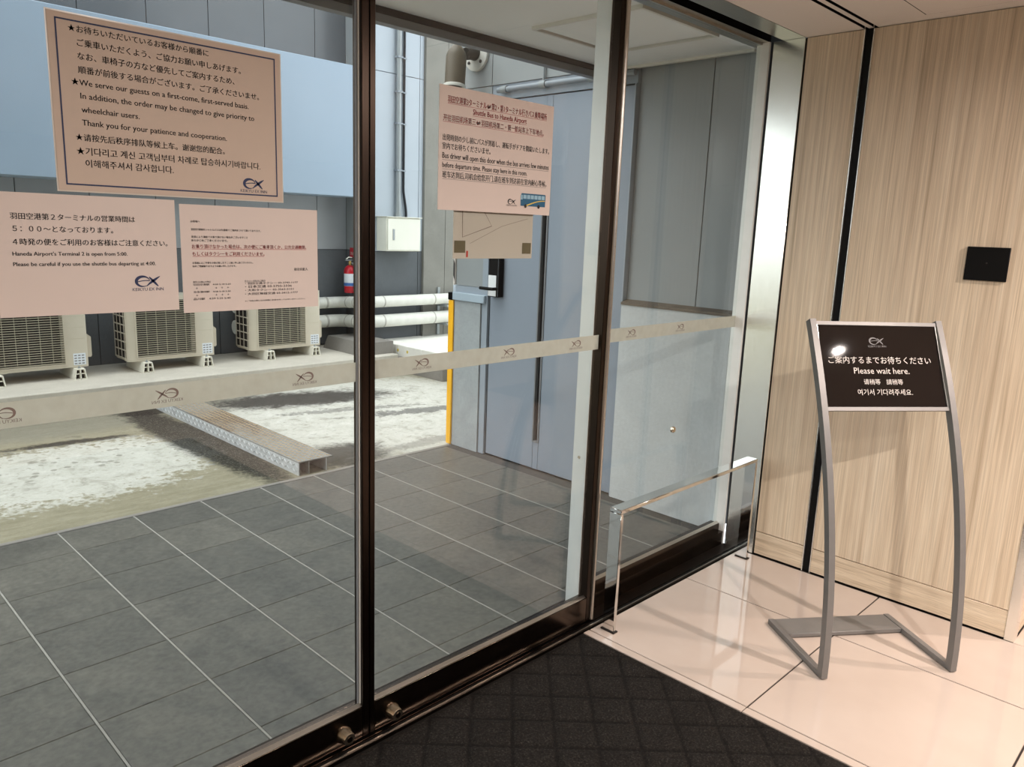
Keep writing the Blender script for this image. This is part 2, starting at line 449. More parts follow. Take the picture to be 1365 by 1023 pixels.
# ------------------------------------------------------------------ geometry helpers
class G:
    """collects shapes that become ONE mesh object"""
    def __init__(s):
        s.v = []; s.f = []
    def raw(s, vs, fs):
        o = len(s.v)
        s.v += [tuple(p) for p in vs]
        s.f += [tuple(i + o for i in f) for f in fs]
        return s
    def box(s, x0, x1, y0, y1, z0, z1, bev=0.0, seg=1):
        if bev <= 0:
            return s.raw([(x0, y0, z0), (x1, y0, z0), (x1, y1, z0), (x0, y1, z0), (x0, y0, z1), (x1, y0, z1), (x1, y1, z1), (x0, y1, z1)],
                         [(0, 3, 2, 1), (4, 5, 6, 7), (0, 1, 5, 4), (1, 2, 6, 5), (2, 3, 7, 6), (3, 0, 4, 7)])
        bm = bmesh.new()
        bmesh.ops.create_cube(bm, size=1)
        for w in bm.verts:
            w.co = Vector(((x0 + x1) / 2 + w.co.x * (x1 - x0), (y0 + y1) / 2 + w.co.y * (y1 - y0), (z0 + z1) / 2 + w.co.z * (z1 - z0)))
        bmesh.ops.bevel(bm, geom=bm.edges[:], offset=bev, segments=seg, affect='EDGES', profile=0.5)
        bm.verts.index_update()
        s.raw([w.co[:] for w in bm.verts], [[w.index for w in f.verts] for f in bm.faces])
        bm.free()
        return s
    def prism(s, poly, axis, a, b):
        """extrude a 2D polygon (ccw) along an axis: 0 -> (a, p, q), 1 -> (p, a, q), 2 -> (p, q, a)"""
        def pt(p, t):
            return [(t, p[0], p[1]), (p[0], t, p[1]), (p[0], p[1], t)][axis]
        n = len(poly)
        vs = [pt(p, a) for p in poly] + [pt(p, b) for p in poly]
        fs = [tuple(range(n))[::-1], tuple(range(n, 2 * n))]
        for i in range(n):
            j = (i + 1) % n
            fs.append((i, j, n + j, n + i))
        return s.raw(vs, fs)
    def tube(s, path, r, seg=12, caps=True, close=False):
        P = [Vector(p) for p in path]
        n = len(P)
        rs = r if isinstance(r, (list, tuple)) else [r] * n
        vs, fs = [], []
        up = None
        for i in range(n):
            t = (P[min(i + 1, n - 1)] - P[max(i - 1, 0)]).normalized()
            if up is None:
                up = Vector((0, 0, 1)) if abs(t.z) < 0.9 else Vector((1, 0, 0))
            a = t.cross(up)
            if a.length < 1e-6:
                a = t.cross(Vector((0, 1, 0)))
            a.normalize()
            bdir = t.cross(a).normalized()
            up = -bdir if False else a.cross(t).normalized()
            for k in range(seg):
                an = 2 * math.pi * k / seg
                vs.append(P[i] + (a * math.cos(an) + up * math.sin(an)) * rs[i])
        for i in range(n - 1):
            for k in range(seg):
                k2 = (k + 1) % seg
                fs.append((i * seg + k, i * seg + k2, (i + 1) * seg + k2, (i + 1) * seg + k))
        if caps:
            fs.append(tuple(range(seg))[::-1])
            fs.append(tuple((n - 1) * seg + k for k in range(seg)))
        return s.raw(vs, fs)
    def lathe(s, prof, c, axis='z', seg=24):
        """revolve (r, h) pairs about an axis through c"""
        vs, fs = [], []
        for (r, h) in prof:
            for k in range(seg):
                an = 2 * math.pi * k / seg
                x, y = r * math.cos(an), r * math.sin(an)
                p = {'z': (x, y, h), 'y': (x, h, y), 'x': (h, x, y)}[axis]
                vs.append((p[0] + c[0], p[1] + c[1], p[2] + c[2]))
        for i in range(len(prof) - 1):
            for k in range(seg):
                k2 = (k + 1) % seg
                fs.append((i * seg + k, i * seg + k2, (i + 1) * seg + k2, (i + 1) * seg + k))
        fs.append(tuple(range(seg))[::-1])
        fs.append(tuple((len(prof) - 1) * seg + k for k in range(seg)))
        return s.raw(vs, fs)
    def sweep_rect(s, path, wx, thick):
        """flat bar in a y-z plane: path of (y, z), width wx along x given as (x0, x1), thickness across the path"""
        vs, fs = [], []
        n = len(path)
        for i, (y, z) in enumerate(path):
            a = path[max(i - 1, 0)]; b = path[min(i + 1, n - 1)]
            t = Vector((b[0] - a[0], b[1] - a[1])).normalized()
            nn = Vector((t.y, -t.x)) * thick / 2
            for (x, sg) in ((wx[0], 1), (wx[1], 1), (wx[1], -1), (wx[0], -1)):
                vs.append((x, y + nn.x * sg, z + nn.y * sg))
        for i in range(n - 1):
            for k in range(4):
                k2 = (k + 1) % 4
                fs.append((i * 4 + k, i * 4 + k2, (i + 1) * 4 + k2, (i + 1) * 4 + k))
        fs.append((3, 2, 1, 0)); fs.append(tuple((n - 1) * 4 + k for k in range(4)))
        return s.raw(vs, fs)
    def build(s, name, mat, parent=None, local=False, smooth=True, base=None):
        org = Vector((0, 0, 0))
        if parent is not None and not local:
            o = parent
            while o is not None:
                org += o.location
                o = o.parent
        if base is not None:
            org = Vector(base)
        me = bpy.data.meshes.new(name)
        me.from_pydata([(p[0] - org.x, p[1] - org.y, p[2] - org.z) for p in s.v], [], s.f)
        bm = bmesh.new(); bm.from_mesh(me)
        bmesh.ops.recalc_face_normals(bm, faces=bm.faces[:])
        bm.to_mesh(me); bm.free()
        if smooth:
            me.shade_smooth()
            me.set_sharp_from_angle(angle=math.radians(38))
        me.materials.append(MATS[mat])
        ob = bpy.data.objects.new(name, me)
        COL.objects.link(ob)
        if parent is not None:
            ob.parent = parent
        elif base is not None:
            ob.location = org
        return ob
def box(*a, bev=0.0, seg=1):
    return G().box(*a, bev=bev, seg=seg)
def tag(o, label=None, cat=None, group=None, kind=None):
    if label: o['label'] = label
    if cat: o['category'] = cat
    if group: o['group'] = group
    if kind: o['kind'] = kind
    return o
def thing(name, label, cat, loc, rz=0.0, group=None):
    o = bpy.data.objects.new(name, None)
    o.empty_display_size = 0.1
    COL.objects.link(o)
    o.location = loc
    o.rotation_euler = (0, 0, rz)
    return tag(o, label, cat, group)
def struct_root(name, label=None, loc=(0, 0, 0), cat=None):
    o = bpy.data.objects.new(name, None)
    o.empty_display_size = 0.1
    COL.objects.link(o)
    o.location = loc
    return tag(o, label, cat, None, 'structure')
def struct(name, g, mat, label=None, cat=None):
    o = g.build(name, mat)
    return tag(o, label, cat, None, 'structure')

# text: outline of a string as flat mesh data, cached
_tc = {}
def text_geo(body):
    if body in _tc:
        return _tc[body]
    cu = bpy.data.curves.new('lettering', 'FONT')
    cu.body = body
    cu.resolution_u = 2
    ob = bpy.data.objects.new('lettering', cu)
    COL.objects.link(ob)
    dg = bpy.context.evaluated_depsgraph_get()
    me = bpy.data.meshes.new_from_object(ob.evaluated_get(dg))
    vs = [(v.co.x, v.co.y) for v in me.vertices]
    fs = [tuple(p.vertices) for p in me.polygons]
    bpy.data.objects.remove(ob); bpy.data.curves.remove(cu); bpy.data.meshes.remove(me)
    xs = [p[0] for p in vs]
    r = (vs, fs, min(xs), max(xs))
    _tc[body] = r
    return r
class Print(G):
    """flat print on a plane: origin o, unit axes u (right) and w (up)"""
    def __init__(s, o=(0, 0, 0), u=(1, 0, 0), w=(0, 0, 1)):
        super().__init__()
        s.o, s.u, s.w = Vector(o), Vector(u), Vector(w)
    def pt(s, a, b):
        return tuple(s.o + s.u * a + s.w * b)
    def line(s, body, x0, x1, z, ys=1.0, bold=0.0):
        vs, fs, a, b = text_geo(body)
        k = (x1 - x0) / (b - a)
        for dx in ((0, bold) if bold else (0,)):
            s.raw([s.pt(x0 + (x - a) * k + dx, z + y * k * ys) for x, y in vs], fs)
        return s
    def rect(s, x0, x1, z0, z1):
        return s.raw([s.pt(x0, z0), s.pt(x1, z0), s.pt(x1, z1), s.pt(x0, z1)], [(0, 1, 2, 3)])
    def poly(s, pts):
        return s.raw([s.pt(*p) for p in pts], [tuple(range(len(pts)))])
    def ribbon(s, pts, wds):
        n = len(pts); vs = []; fs = []
        for i, (x, z) in enumerate(pts):
            a = pts[max(i - 1, 0)]; b = pts[min(i + 1, n - 1)]
            t = Vector((b[0] - a[0], b[1] - a[1])).normalized()
            vs.append(s.pt(x - t.y * wds[i] / 2, z + t.x * wds[i] / 2))
            vs.append(s.pt(x + t.y * wds[i] / 2, z - t.x * wds[i] / 2))
        for i in range(n - 1):
            fs.append((2 * i, 2 * i + 1, 2 * i + 3, 2 * i + 2))
        return s.raw(vs, fs)
    def ex(s, cx, z0, wid, mir=1, caption=True, cap_w=1.25, heavy=1.0):
        """the swept e-x emblem, wid wide, its foot at z0"""
        k = wid
        X = lambda a: cx + mir * a * k
        Z = lambda b: z0 + b * k
        pts, wd_ = [], []
        for i in range(29):
            t = i / 28
            an = math.radians(8 + 300 * t)
            pts.append((X(-0.19 + 0.27 * math.cos(an)), Z(0.215 + 0.205 * math.sin(an))))
            wd_.append(k * heavy * (0.018 + 0.085 * math.sin(math.pi * min(1, t * 1.02)) ** 1.5))
        s.ribbon(pts, wd_)
        bar = [(-0.42 + 0.5 * t, 0.20 + 0.055 * math.sin(t * 2.2)) for t in [i / 8 for i in range(9)]]
        s.ribbon([(X(a), Z(b)) for a, b in bar], [k * heavy * 0.03] * 9)
        st = [(-0.05 + 0.55 * t, 0.02 + 0.40 * (t ** 0.85)) for t in [i / 10 for i in range(11)]]
        s.ribbon([(X(a), Z(b)) for a, b in st], [k * heavy * (0.02 + 0.065 * math.sin(math.pi * i / 10)) for i in range(11)])
        st = [(0.06 + 0.36 * t, 0.40 - 0.39 * t) for t in [i / 8 for i in range(9)]]
        s.ribbon([(X(a), Z(b)) for a, b in st], [k * heavy * (0.03 + 0.05 * math.sin(math.pi * i / 8)) for i in range(9)])
        if caption:
            vs, fs, a, b = text_geo('KEIKYU EX INN')
            kk = wid * cap_w / (b - a)
            s.raw([s.pt(cx + mir * ((x - a) * kk - wid * cap_w / 2), z0 - wid * 0.17 + y * kk) for x, y in vs], fs)
        return s

# ================================================================== INTERIOR SHELL
FLOOR_X1 = 2.944
# floor: base slab with joint colour, polished tiles as pieces
fl = struct('floor', box(-5.0, 7.0, -6.0, 1.47, -0.08, -0.004), 'joint_dark')
def tile_mesh(name, sx, sy, mat, th=0.02, bev=0.0012):
    o = G().box(-sx / 2, sx / 2, -sy / 2, sy / 2, -th, 0, bev=bev)
    me = bpy.data.meshes.new(name)
    me.from_pydata(o.v, [], o.f)
    me.materials.append(MATS[mat])
    return me
_tm = {}
def lay_tile(parent, x0, x1, y0, y1, z, mat, gap, name='tile', th=0.02):
    key = (round(x1 - x0, 3), round(y1 - y0, 3), mat, gap)
    if key not in _tm:
        _tm[key] = tile_mesh(name, x1 - x0 - gap, y1 - y0 - gap, mat, th)
    o = bpy.data.objects.new(name, _tm[key])
    COL.objects.link(o)
    o.parent = parent
    o.location = ((x0 + x1) / 2, (y0 + y1) / 2, z)
    return o
GI = 0.0052
ys = [1.470, 0.889, 0.289, -0.311, -0.911, -1.511]
xs = [1.922, 2.523, 2.940]
xs2 = [1.922, 2.523, 3.124, 3.724, 4.324]
for i in range(5):
    XX = xs if i == 0 else xs2
    for j in range(len(XX) - 1):
        y1, y0 = ys[i], ys[i + 1]
        if i == 1 and XX[j] > 2.4:
            if XX[j] < 2.6:   # tile cut round the corner of the timber wall
                lay_tile(fl, 2.523, 2.942, 0.289, 0.889, 0, 'tile_beige', GI)
                lay_tile(fl, 2.940, 3.124, 0.289, 0.452, 0, 'tile_beige', GI)
            else:
                lay_tile(fl, XX[j], XX[j + 1], 0.289, 0.452, 0, 'tile_beige', GI)
            continue
        lay_tile(fl, XX[j], XX[j + 1], y0, y1, 0, 'tile_beige', GI)
for i in range(5):
    lay_tile(fl, 1.890, 1.922, ys[i + 1], ys[i], 0, 'tile_beige', 0.003)
# floor out of the photograph's sight: left of the mat and behind
for i in range(5):
    lay_tile(fl, -0.84, -0.11, ys[i + 1], ys[i], 0, 'tile_beige', GI)
big = box(-5.0, 7.0, -6.0, -1.52, -0.02, 0).build('tile_field', 'tile_beige', fl)
# timber wall on the right
wr = struct('wall_right', G().box(2.956, 3.40, 0.475, 1.402, 0, 2.3), 'black_matt', 'timber clad wall beside the glazed entrance')
W = 'wood_vertical'
box(2.944, 2.962, 1.196, 1.404, 0.106, 2.052, bev=0.001).build('panel', W, wr)
box(2.944, 2.962, 0.478, 1.160, 0.106, 2.052, bev=0.001).build('panel', W, wr)
box(2.944, 2.962, 1.196, 1.404, 0.006, 0.103, bev=0.001).build('baseboard', 'wood_horizontal', wr)
box(2.944, 2.962, 0.478, 1.160, 0.006, 0.103, bev=0.001).build('baseboard', 'wood_horizontal', wr)
box(2.950, 2.962, 1.164, 1.192, 0.0, 2.052).build('reveal_strip', 'black', wr)
box(2.942, 2.962, 1.1925, 1.1955, 0.0, 2.052).build('metal_edge', 'stainless', wr)
box(2.942, 2.962, 1.1605, 1.1635, 0.0, 2.052).build('metal_edge', 'stainless', wr)
# stainless corner and return face
G().box(2.942, 2.962, 0.448, 0.4775, 0.0, 2.052).box(2.962, 2.992, 0.448, 0.466, 0.0, 2.052).build('corner_trim', 'stainless', wr)
box(2.993, 3.40, 0.452, 0.475, 0.106, 2.052, bev=0.001).build('panel', W, wr)
box(2.993, 3.40, 0.452, 0.475, 0.006, 0.103, bev=0.001).build('baseboard', 'wood_horizontal', wr)
box(3.402, 7.0, 0.455, 0.60, 0.0, 2.3).build('panel', W, wr)
# matching wall on the left (behind the camera's left shoulder)
wl = struct('wall_left', box(-1.10, -0.856, 0.475, 1.402, 0, 2.3), 'black_matt', 'timber clad wall at the other end of the entrance')
box(-0.856, -0.840, 0.478, 1.404, 0.106, 2.052, bev=0.001).build('panel', W, wl)
box(-0.856, -0.840, 0.478, 1.404, 0.006, 0.103, bev=0.001).build('baseboard', 'wood_horizontal', wl)
box(-5.0, -0.84, 0.455, 0.475, 0.0, 2.3).build('panel', W, wl)
struct('wall_back', box(-5.0, 7.0, -6.1, -6.0, 0, 2.3), 'lobby')
struct('wall_lobby_left', box(-5.1, -5.0, -6.0, 0.475, 0, 2.3), 'lobby')
struct('wall_lobby_right', box(7.0, 7.1, -6.0, 0.6, 0, 2.3), 'lobby')
# ceiling: backing with two boards, open black groove between, hatch
ce = struct('ceiling', box(-5.1, 7.1, -6.1, 1.45, 2.085, 2.30), 'black_matt')
box(-0.86, 2.96, 1.1985, 1.4085, 2.054, 2.084).build('panel', 'ceiling_int', ce)
box(-5.0, 7.0, -6.0, 1.150, 2.054, 2.084).build('panel', 'ceiling_int', ce)
box(-0.86, 2.96, 1.168, 1.186, 2.056, 2.084).build('slot_rail', 'ceiling_int', ce)
box(-0.84, 2.942, 1.1968, 1.1984, 2.0545, 2.084).build('groove_liner', 'black_matt', ce)
box(-0.84, 2.942, 1.1664, 1.1679, 2.0565, 2.084).build('groove_liner', 'black_matt', ce)
hb = G()
for a in ((2.20, 2.872, 0.971, 0.9745), (2.20, 2.872, 0.300, 0.3035), (2.8685, 2.872, 0.3035, 0.971), (2.20, 2.2035, 0.3035, 0.971)):
    hb.box(a[0], a[1], a[2], a[3], 2.0525, 2.0555)
hb.build('hatch_edge', 'joint_dark', ce)
box(2.2045, 2.8675, 0.3045, 0.970, 2.0515, 2.056).build('access_hatch', 'ceiling_int', ce)

# recessed downlights in the lobby ceiling
def downlight(x, y, label, watt, col=(1.0, 0.95, 0.90), spread=172):
    t = thing('downlight', label, 'ceiling light', (x, y, 2.048), group='round recessed downlights in the lobby ceiling')
    G().lathe([(0.060, 2.0538), (0.062, 2.050), (0.060, 2.047), (0.034, 2.0475), (0.031, 2.0538)], (x, y, 0), 'z', 32).build('trim_ring', 'downlight_trim', t)
    G().lathe([(0.001, 2.051), (0.030, 2.051), (0.030, 2.0535), (0.001, 2.0535)], (x, y, 0), 'z', 32).build('lens', 'lamp_glow', t)
    ld = bpy.data.lights.new('downlight_lamp', 'AREA')
    ld.shape = 'DISK'; ld.size = 0.048; ld.energy = watt; ld.color = col
    ld.spread = math.radians(spread)
    lo = bpy.data.objects.new('downlight_lamp', ld)
    COL.objects.link(lo)
    lo.parent = t
    lo.location = (0, 0, -0.001)
    return t
downlight(2.52, -0.62, 'round warm downlight nearest the timber corner', 50, (1.0, 0.88, 0.82))
downlight(1.15, -0.55, 'round warm downlight above the middle of the dark mat', 44)
downlight(0.05, -0.55, 'round warm downlight above the left edge of the mat', 20)
downlight(3.7, -0.55, 'round warm downlight down the side passage', 36, (1.0, 0.84, 0.76))
downlight(1.10, -2.0, 'round warm downlight furthest back in the lobby', 16)

# ================================================================== ENTRANCE GLAZING
# threshold
th = struct('trim_1', box(-0.84, 2.944, 1.472, 1.66, -0.03, 0.004), 'threshold_metal', 'metal threshold strip under the sliding doors')
box(-0.84, 2.944, 1.4775, 1.4805, 0.004, 0.0065).build('track_rib', 'stainless_h', th)
box(-0.84, 2.944, 1.4915, 1.494, 0.004, 0.0075).build('track_rib', 'bronze_h', th)
box(-0.84, 2.944, 1.483, 1.4895, 0.004, 0.0055).build('track_groove', 'black', th)
# header with black running slot
hd = struct('trim_2', G().box(-0.84, 2.944, 1.412, 1.497, 2.054, 2.14).box(-0.84, 2.944, 1.552, 1.64, 2.054, 2.14), 'stainless_h', 'brushed metal door header with running slot')
G().box(-0.84, 2.9438, 1.4972, 1.5518, 2.105, 2.138).box(-0.84, 2.9438, 1.4972, 1.4985, 2.0543, 2.105).box(-0.84, 2.9438, 1.5505, 1.5518, 2.0543, 2.105).build('track_slot', 'black_matt', hd)
# jamb at the timber wall
jb = struct('trim_3', box(2.944, 3.040, 1.412, 1.538, 0.0, 2.054, bev=0.001), 'stainless', 'broad brushed steel door jamb')
box(2.950, 3.040, 1.5385, 1.5455, 0.0, 2.054).build('jamb_seam', 'gasket', jb)
jb2 = struct('trim_4', box(-0.94, -0.84, 1.412, 1.66, 0.0, 2.054, bev=0.001), 'stainless', 'steel door jamb at the left wall')
box(2.955, 3.04, 1.4045, 1.4115, 0, 2.07).build('shadow_gap', 'black', jb)

ZT = 2.0535
def slider(name, x0, x1, lock_x, label):
    r = struct_root(name, label, ((x0 + x1) / 2, 1.518, 0.0085))
    sw = 0.020 if x1 < 1.06 else 0.016
    ls = 0.020 if x0 < 1.0 else 0.016
    rs = 0.020 if x1 < 1.06 else 0.042
    ls = 0.042 if x0 < 1.0 else 0.016
    box(x0, x0 + ls, 1.500, 1.536, 0.010, ZT, bev=0.0015).build('stile', 'bronze', r)
    st = box(x1 - rs, x1, 1.500, 1.536, 0.010, ZT, bev=0.0015).build('stile', 'bronze', r)
    if rs > 0.03:
        G().tube([(x1 - 0.013, 1.5005, 0.012), (x1 - 0.013, 1.5005, ZT - 0.002)], 0.0085, 20).build('bright_edge', 'stainless_h', st)
    rl = box(x0 + ls, x1 - rs, 1.500, 1.536, 0.010, 0.098, bev=0.001).build('bottom_rail', 'bronze_h', r)
    G().prism([(1.503, 0.098), (1.514, 0.098), (1.514, 0.104)], 0, x0 + ls, x1 - rs).build('glazing_bead', 'stainless_h', rl)
    box(x0 + ls - 0.003, x1 - rs + 0.003, 1.5145, 1.5235, 0.097, ZT - 0.005).build('pane', 'glass', r)
    # pale gasket visible down the glass edge
    g = G()
    if x1 < 1.06:
        g.box(x1 - rs - 0.0032, x1 - rs - 0.0008, 1.508, 1.514, 0.1045, ZT - 0.006)
        g.build('gasket', 'white_edge', r)
        box(x1 - rs - 0.0085, x1 - rs - 0.0034, 1.5115, 1.5143, 0.1045, ZT - 0.006).build('seal', 'fascia_grey', r)
    # lock cylinder with bevelled collar and key face
    lk = G().lathe([(0.0215, 1.4995), (0.0215, 1.4955), (0.0195, 1.492), (0.0165, 1.474), (0.0150, 1.4722), (0.0005, 1.4722)], (lock_x, 0, 0.046), 'y', 28).build('lock_cylinder', 'steel_lock', r)
    G().lathe([(0.0075, 1.4721), (0.0075, 1.4710), (0.0005, 1.4710)], (lock_x, 0, 0.046), 'y', 20).box(lock_x - 0.0008, lock_x + 0.0008, 1.4704, 1.4709, 0.043, 0.049).build('key_slot', 'bronze', lk)
    return r, x0 + ls, x1 - rs
d1, a0, a1 = slider('door_1', 0.122, 1.0525, 0.975, 'left glass sliding door with three notices taped to it')
d2, b0, b1 = slider('door_2', 1.0540, 1.980, 1.125, 'right glass sliding door with one notice taped to it')
def film(parent, x0, x1, y, logos, s=1):
    f = box(x0, x1, y, y + 0.0004, 0.950, 0.996).build('safety_film', 'frosted_film', parent)
    for lx in logos:
        Print((0, y - 0.0006, 0)).ex(lx, 0.967, 0.044, mir=-1, cap_w=1.35).build('emblem', 'ink_brown', f, smooth=False)
film(d1, a0, a1, 1.5138, (0.308, 0.587, 0.889))
film(d2, b0, b1, 1.5138, (1.222, 1.534, 1.827))

def sidelight(name, x0, x1, label, right=True):
    r = struct_root(name, label, ((x0 + x1) / 2, 1.59, 0.004))
    if right:
        m = box(x0, x0 + 0.048, 1.566, 1.622, 0.004, 2.054).build('mullion', 'gasket', r)
        box(x0 - 0.0022, x0 - 0.0001, 1.566, 1.622, 0.005, 2.054).build('mullion_cover', 'aluminium_pale', m)
        for z in (0.565,):
            G().lathe([(0.0055, -0.0008), (0.0055, 0.0), (0.0005, 0.0)], (x0 - 0.0024, 1.596, z), 'x', 14).build('screw', 'steel_lock', m)
        jbm = box(x1 - 0.012, x1, 1.548, 1.60, 0.004, 2.054).build('jamb_bead', 'aluminium_pale', r)
    else:
        box(x1 - 0.048, x1, 1.566, 1.622, 0.004, 2.054).build('mullion', 'gasket', r)
    g0, g1 = (x0 + 0.048, x1 - 0.012) if right else (x0 + 0.01, x1 - 0.048)
    rl = box(g0, g1, 1.570, 1.612, 0.004, 0.092).build('bottom_rail', 'bronze_h', r)
    box(g0, g1, 1.548, 1.570, 0.004, 0.060).build('kick_rail', 'bronze_h', r)
    G().prism([(1.572, 0.092), (1.584, 0.092), (1.584, 0.099)], 0, g0, g1).build('glazing_bead', 'stainless_h', rl)
    box(g0, g1, 1.578, 1.604, 2.046, 2.0538).build('top_rail', 'stainless_h', r)
    box(g0, g1, 1.585, 1.595, 0.092, 2.0458).build('pane', 'glass', r)
    return r, g0, g1
w1, c0, c1 = sidelight('window_1', 1.976, 2.944, 'fixed glass side light behind the chrome guard rail')
w2, e0, e1 = sidelight('window_2', -0.84, 0.124, 'fixed glass side light at the left end', False)
film(w1, c0, c1, 1.5842, (2.21, 2.52))
# round grey stop button on the fixed pane
kb = G().lathe([(0.0125, 1.5845), (0.0125, 1.577), (0.010, 1.574), (0.0005, 1.574)], (2.520, 0, 0.577), 'y', 24).build('glass_stop', 'steel_lock', w1)

# facade over the entrance
struct('wall_front', box(-6.0, 3.50, 1.44, 1.66, 2.141, 6.2), 'outer_panel', 'building front above the entrance canopy')
struct('wall_front_left', box(-6.0, -0.945, 1.44, 1.66, 0.0, 2.14), 'outer_panel', 'building front left of the entrance')

# ================================================================== OUTDOOR PAVING AND YARD
pv = struct('pavement', box(-0.9, 3.12, 1.662, 3.462, -0.06, -0.0035), 'grout_dark', 'dark slate tiled paving outside the doors')
px = [0.864 + 0.303 * k for k in range(-6, 8)]
py = [1.7285 + 0.2975 * k for k in range(0, 6)] + [3.448]
py = [1.664] + py
for i in range(len(px) - 1):
    for j in range(len(py) - 1):
        lay_tile(pv, px[i] + 0.003, min(px[i + 1], 3.110) - 0.003, py[j], py[j + 1], 0.0, 'tile_slate', 0.0025)
for x in px[:-1]:
    box(x - 0.0028, x + 0.0028, 1.664, 3.455, -0.01, 0.0004).build('grout_line', 'grout_light', pv)
struct('kerb', box(-6.0, 3.055, 3.4635, 3.492, -0.06, -0.002, bev=0.003), 'kerb_grey', 'thin concrete edging along the slate paving')
struct('pavement_left', box(-6.0, -0.905, 1.662, 3.462, -0.06, 0.0), 'tile_slate', 'slate paving further along the building')
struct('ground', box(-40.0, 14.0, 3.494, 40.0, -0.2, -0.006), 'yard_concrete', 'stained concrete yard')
struct('plinth', box(-1.6, 4.265, 5.62, 6.46, -0.005, 0.15, bev=0.008), 'plinth_concrete', 'low pale concrete plinth under the condenser units')
sl = struct('raised_slab', box(4.33, 12.0, 3.62, 6.10, -0.004, 0.214), 'slab_white', 'raised white concrete slab at the far right')
ky = [3.62, 4.2, 4.78, 5.36, 5.72, 6.098]
for i in range(5):
    box(4.318, 4.42, ky[i] + 0.002, ky[i + 1] - 0.002, -0.004, 0.222, bev=0.004).build('kerb_stone', 'slab_white', sl)
for y in (5.56, 5.70, 5.84):
    G().lathe([(0.0005, 4.3172), (0.014, 4.3172), (0.014, 4.3182), (0.0005, 4.3182)], (0, y, 0.172), 'x', 12).build('anchor_mark', 'bus_yellow', sl)
struct('gutter_fill', box(4.2655, 4.3175, 5.0, 6.46, -0.005, 0.12), 'kerb_grey')

# ---- far walls
FW = 6.46
wf = struct('wall_far', box(-1.39, 4.70, FW + 0.012, FW + 0.25, 0.0, 3.9), 'seam', 'dark grey panelled wall across the yard')
sx = [2.012 + 0.4845 * k for k in range(-7, 5)] + [4.27]
for i in range(len(sx) - 1):
    for (z0, z1) in ((0.15, 1.05), (1.056, 2.64), (2.646, 3.88)):
        box(sx[i] + 0.003, sx[i + 1] - 0.003, FW, FW + 0.02, z0, z1).build('panel', 'upper_panel' if z0 > 2 else 'outer_panel_dark' if z0 > 1 else 'wall_lower', wf)
# return and nearer right part
FB = 6.10
wb = struct('wall_far_right', G().box(4.282, 4.70, FB + 0.012, FW + 0.01, 0.0, 4.6).box(4.70, 12.0, FB + 0.012, FW + 0.25, 0.0, 4.6), 'seam', 'pale blue panelled wall behind the electrical box')
for (z0, z1, m) in ((0.15, 1.05, 'wall_lower'), (1.056, 2.66, 'outer_panel'), (2.666, 4.55, 'outer_panel')):
    box(4.27, 4.285, FB + 0.002, FW - 0.001, z0, z1).build('panel', m, wb)
bx_ = [4.272, 4.853]
for (z0, z1, m) in ((0.20, 1.05, 'wall_lower'), (1.056, 2.66, 'outer_panel_light'), (2.666, 4.55, 'outer_panel_light')):
    box(4.272, 4.851, FB, FB + 0.02, z0, z1).build('panel', m, wb)
    box(4.857, 4.902, FB, FB + 0.02, z0, z1).build('panel', m, wb)
box(4.906, 5.174, FB - 0.03, FB + 0.02, 0.20, 4.55).build('pilaster', 'pilaster', wb)
box(5.18, 5.30, FB - 0.03, FB + 0.02, 0.20, 4.55).build('pilaster', 'pilaster', wb)
for k in range(12):
    box(5.306 + k * 0.5, 5.80 + k * 0.5, FB - 0.005, FB + 0.02, 0.20, 4.55).build('panel', 'outer_panel_light', wb)
# pale blue bulkhead
bh = struct('bulkhead', box(-1.38, 4.18, 6.005, FW - 0.002, 1.537, 2.642, bev=0.004), 'band_blue', 'wide pale blue bulkhead along the far wall')

# ---- right outer wall with steel door
XW = 3.042
wo = struct('wall_outer_right', G().box(XW + 0.055, 3.6, 1.662, 2.255, 0.0, 6.2).box(XW + 0.055, 3.6, 2.255, 3.24, 2.0, 6.2).box(XW + 0.055, 3.6, 3.24, 3.475, 0.0, 6.2).box(3.3, 3.6, 2.255, 3.24, 0.0, 2.0), 'seam', 'blue grey outer wall with steel door at right of the paving')
# upper panels right of the door
for (y0, y1) in ((1.662, 1.866), (1.871, 2.250)):
    box(XW + 0.04, XW + 0.06, y0, y1, 0.998, 2.30).build('panel', 'outer_panel', wo)
# panels over the door
for (y0, y1) in ((1.662, 2.36), (2.365, 2.819), (2.824, 3.212), (3.217, 3.474)):
    box(XW + 0.012, XW + 0.06, y0, y1, 2.07 if y0 > 2.3 else 2.305, 4.0).build('panel', 'outer_panel', wo)
    box(XW + 0.012, XW + 0.06, y0, y1, 4.005, 6.2).build('panel', 'outer_panel', wo)
box(XW + 0.02, XW + 0.06, 2.252, 3.474, 1.992, 2.068).build('lintel', 'door_frame_grey', wo)
# stucco base right of the door, with ledge
box(XW, XW + 0.06, 1.662, 2.250, 0.0, 0.975).build('base_course', 'stucco', wo)
G().prism([(XW - 0.006, 0.975), (XW + 0.0605, 0.975), (XW + 0.0605, 1.003), (XW + 0.038, 1.001), (XW - 0.006, 0.985)], 1, 1.662, 2.252) if False else None
lg = G()
poly = [(XW - 0.006, 0.9755), (XW + 0.039, 0.9755), (XW + 0.039, 1.0), (XW - 0.006, 0.988)]
lg.prism([(p[0], p[1]) for p in poly], 1, 1.664, 2.250)
lg.build('ledge', 'ledge_brown', wo)
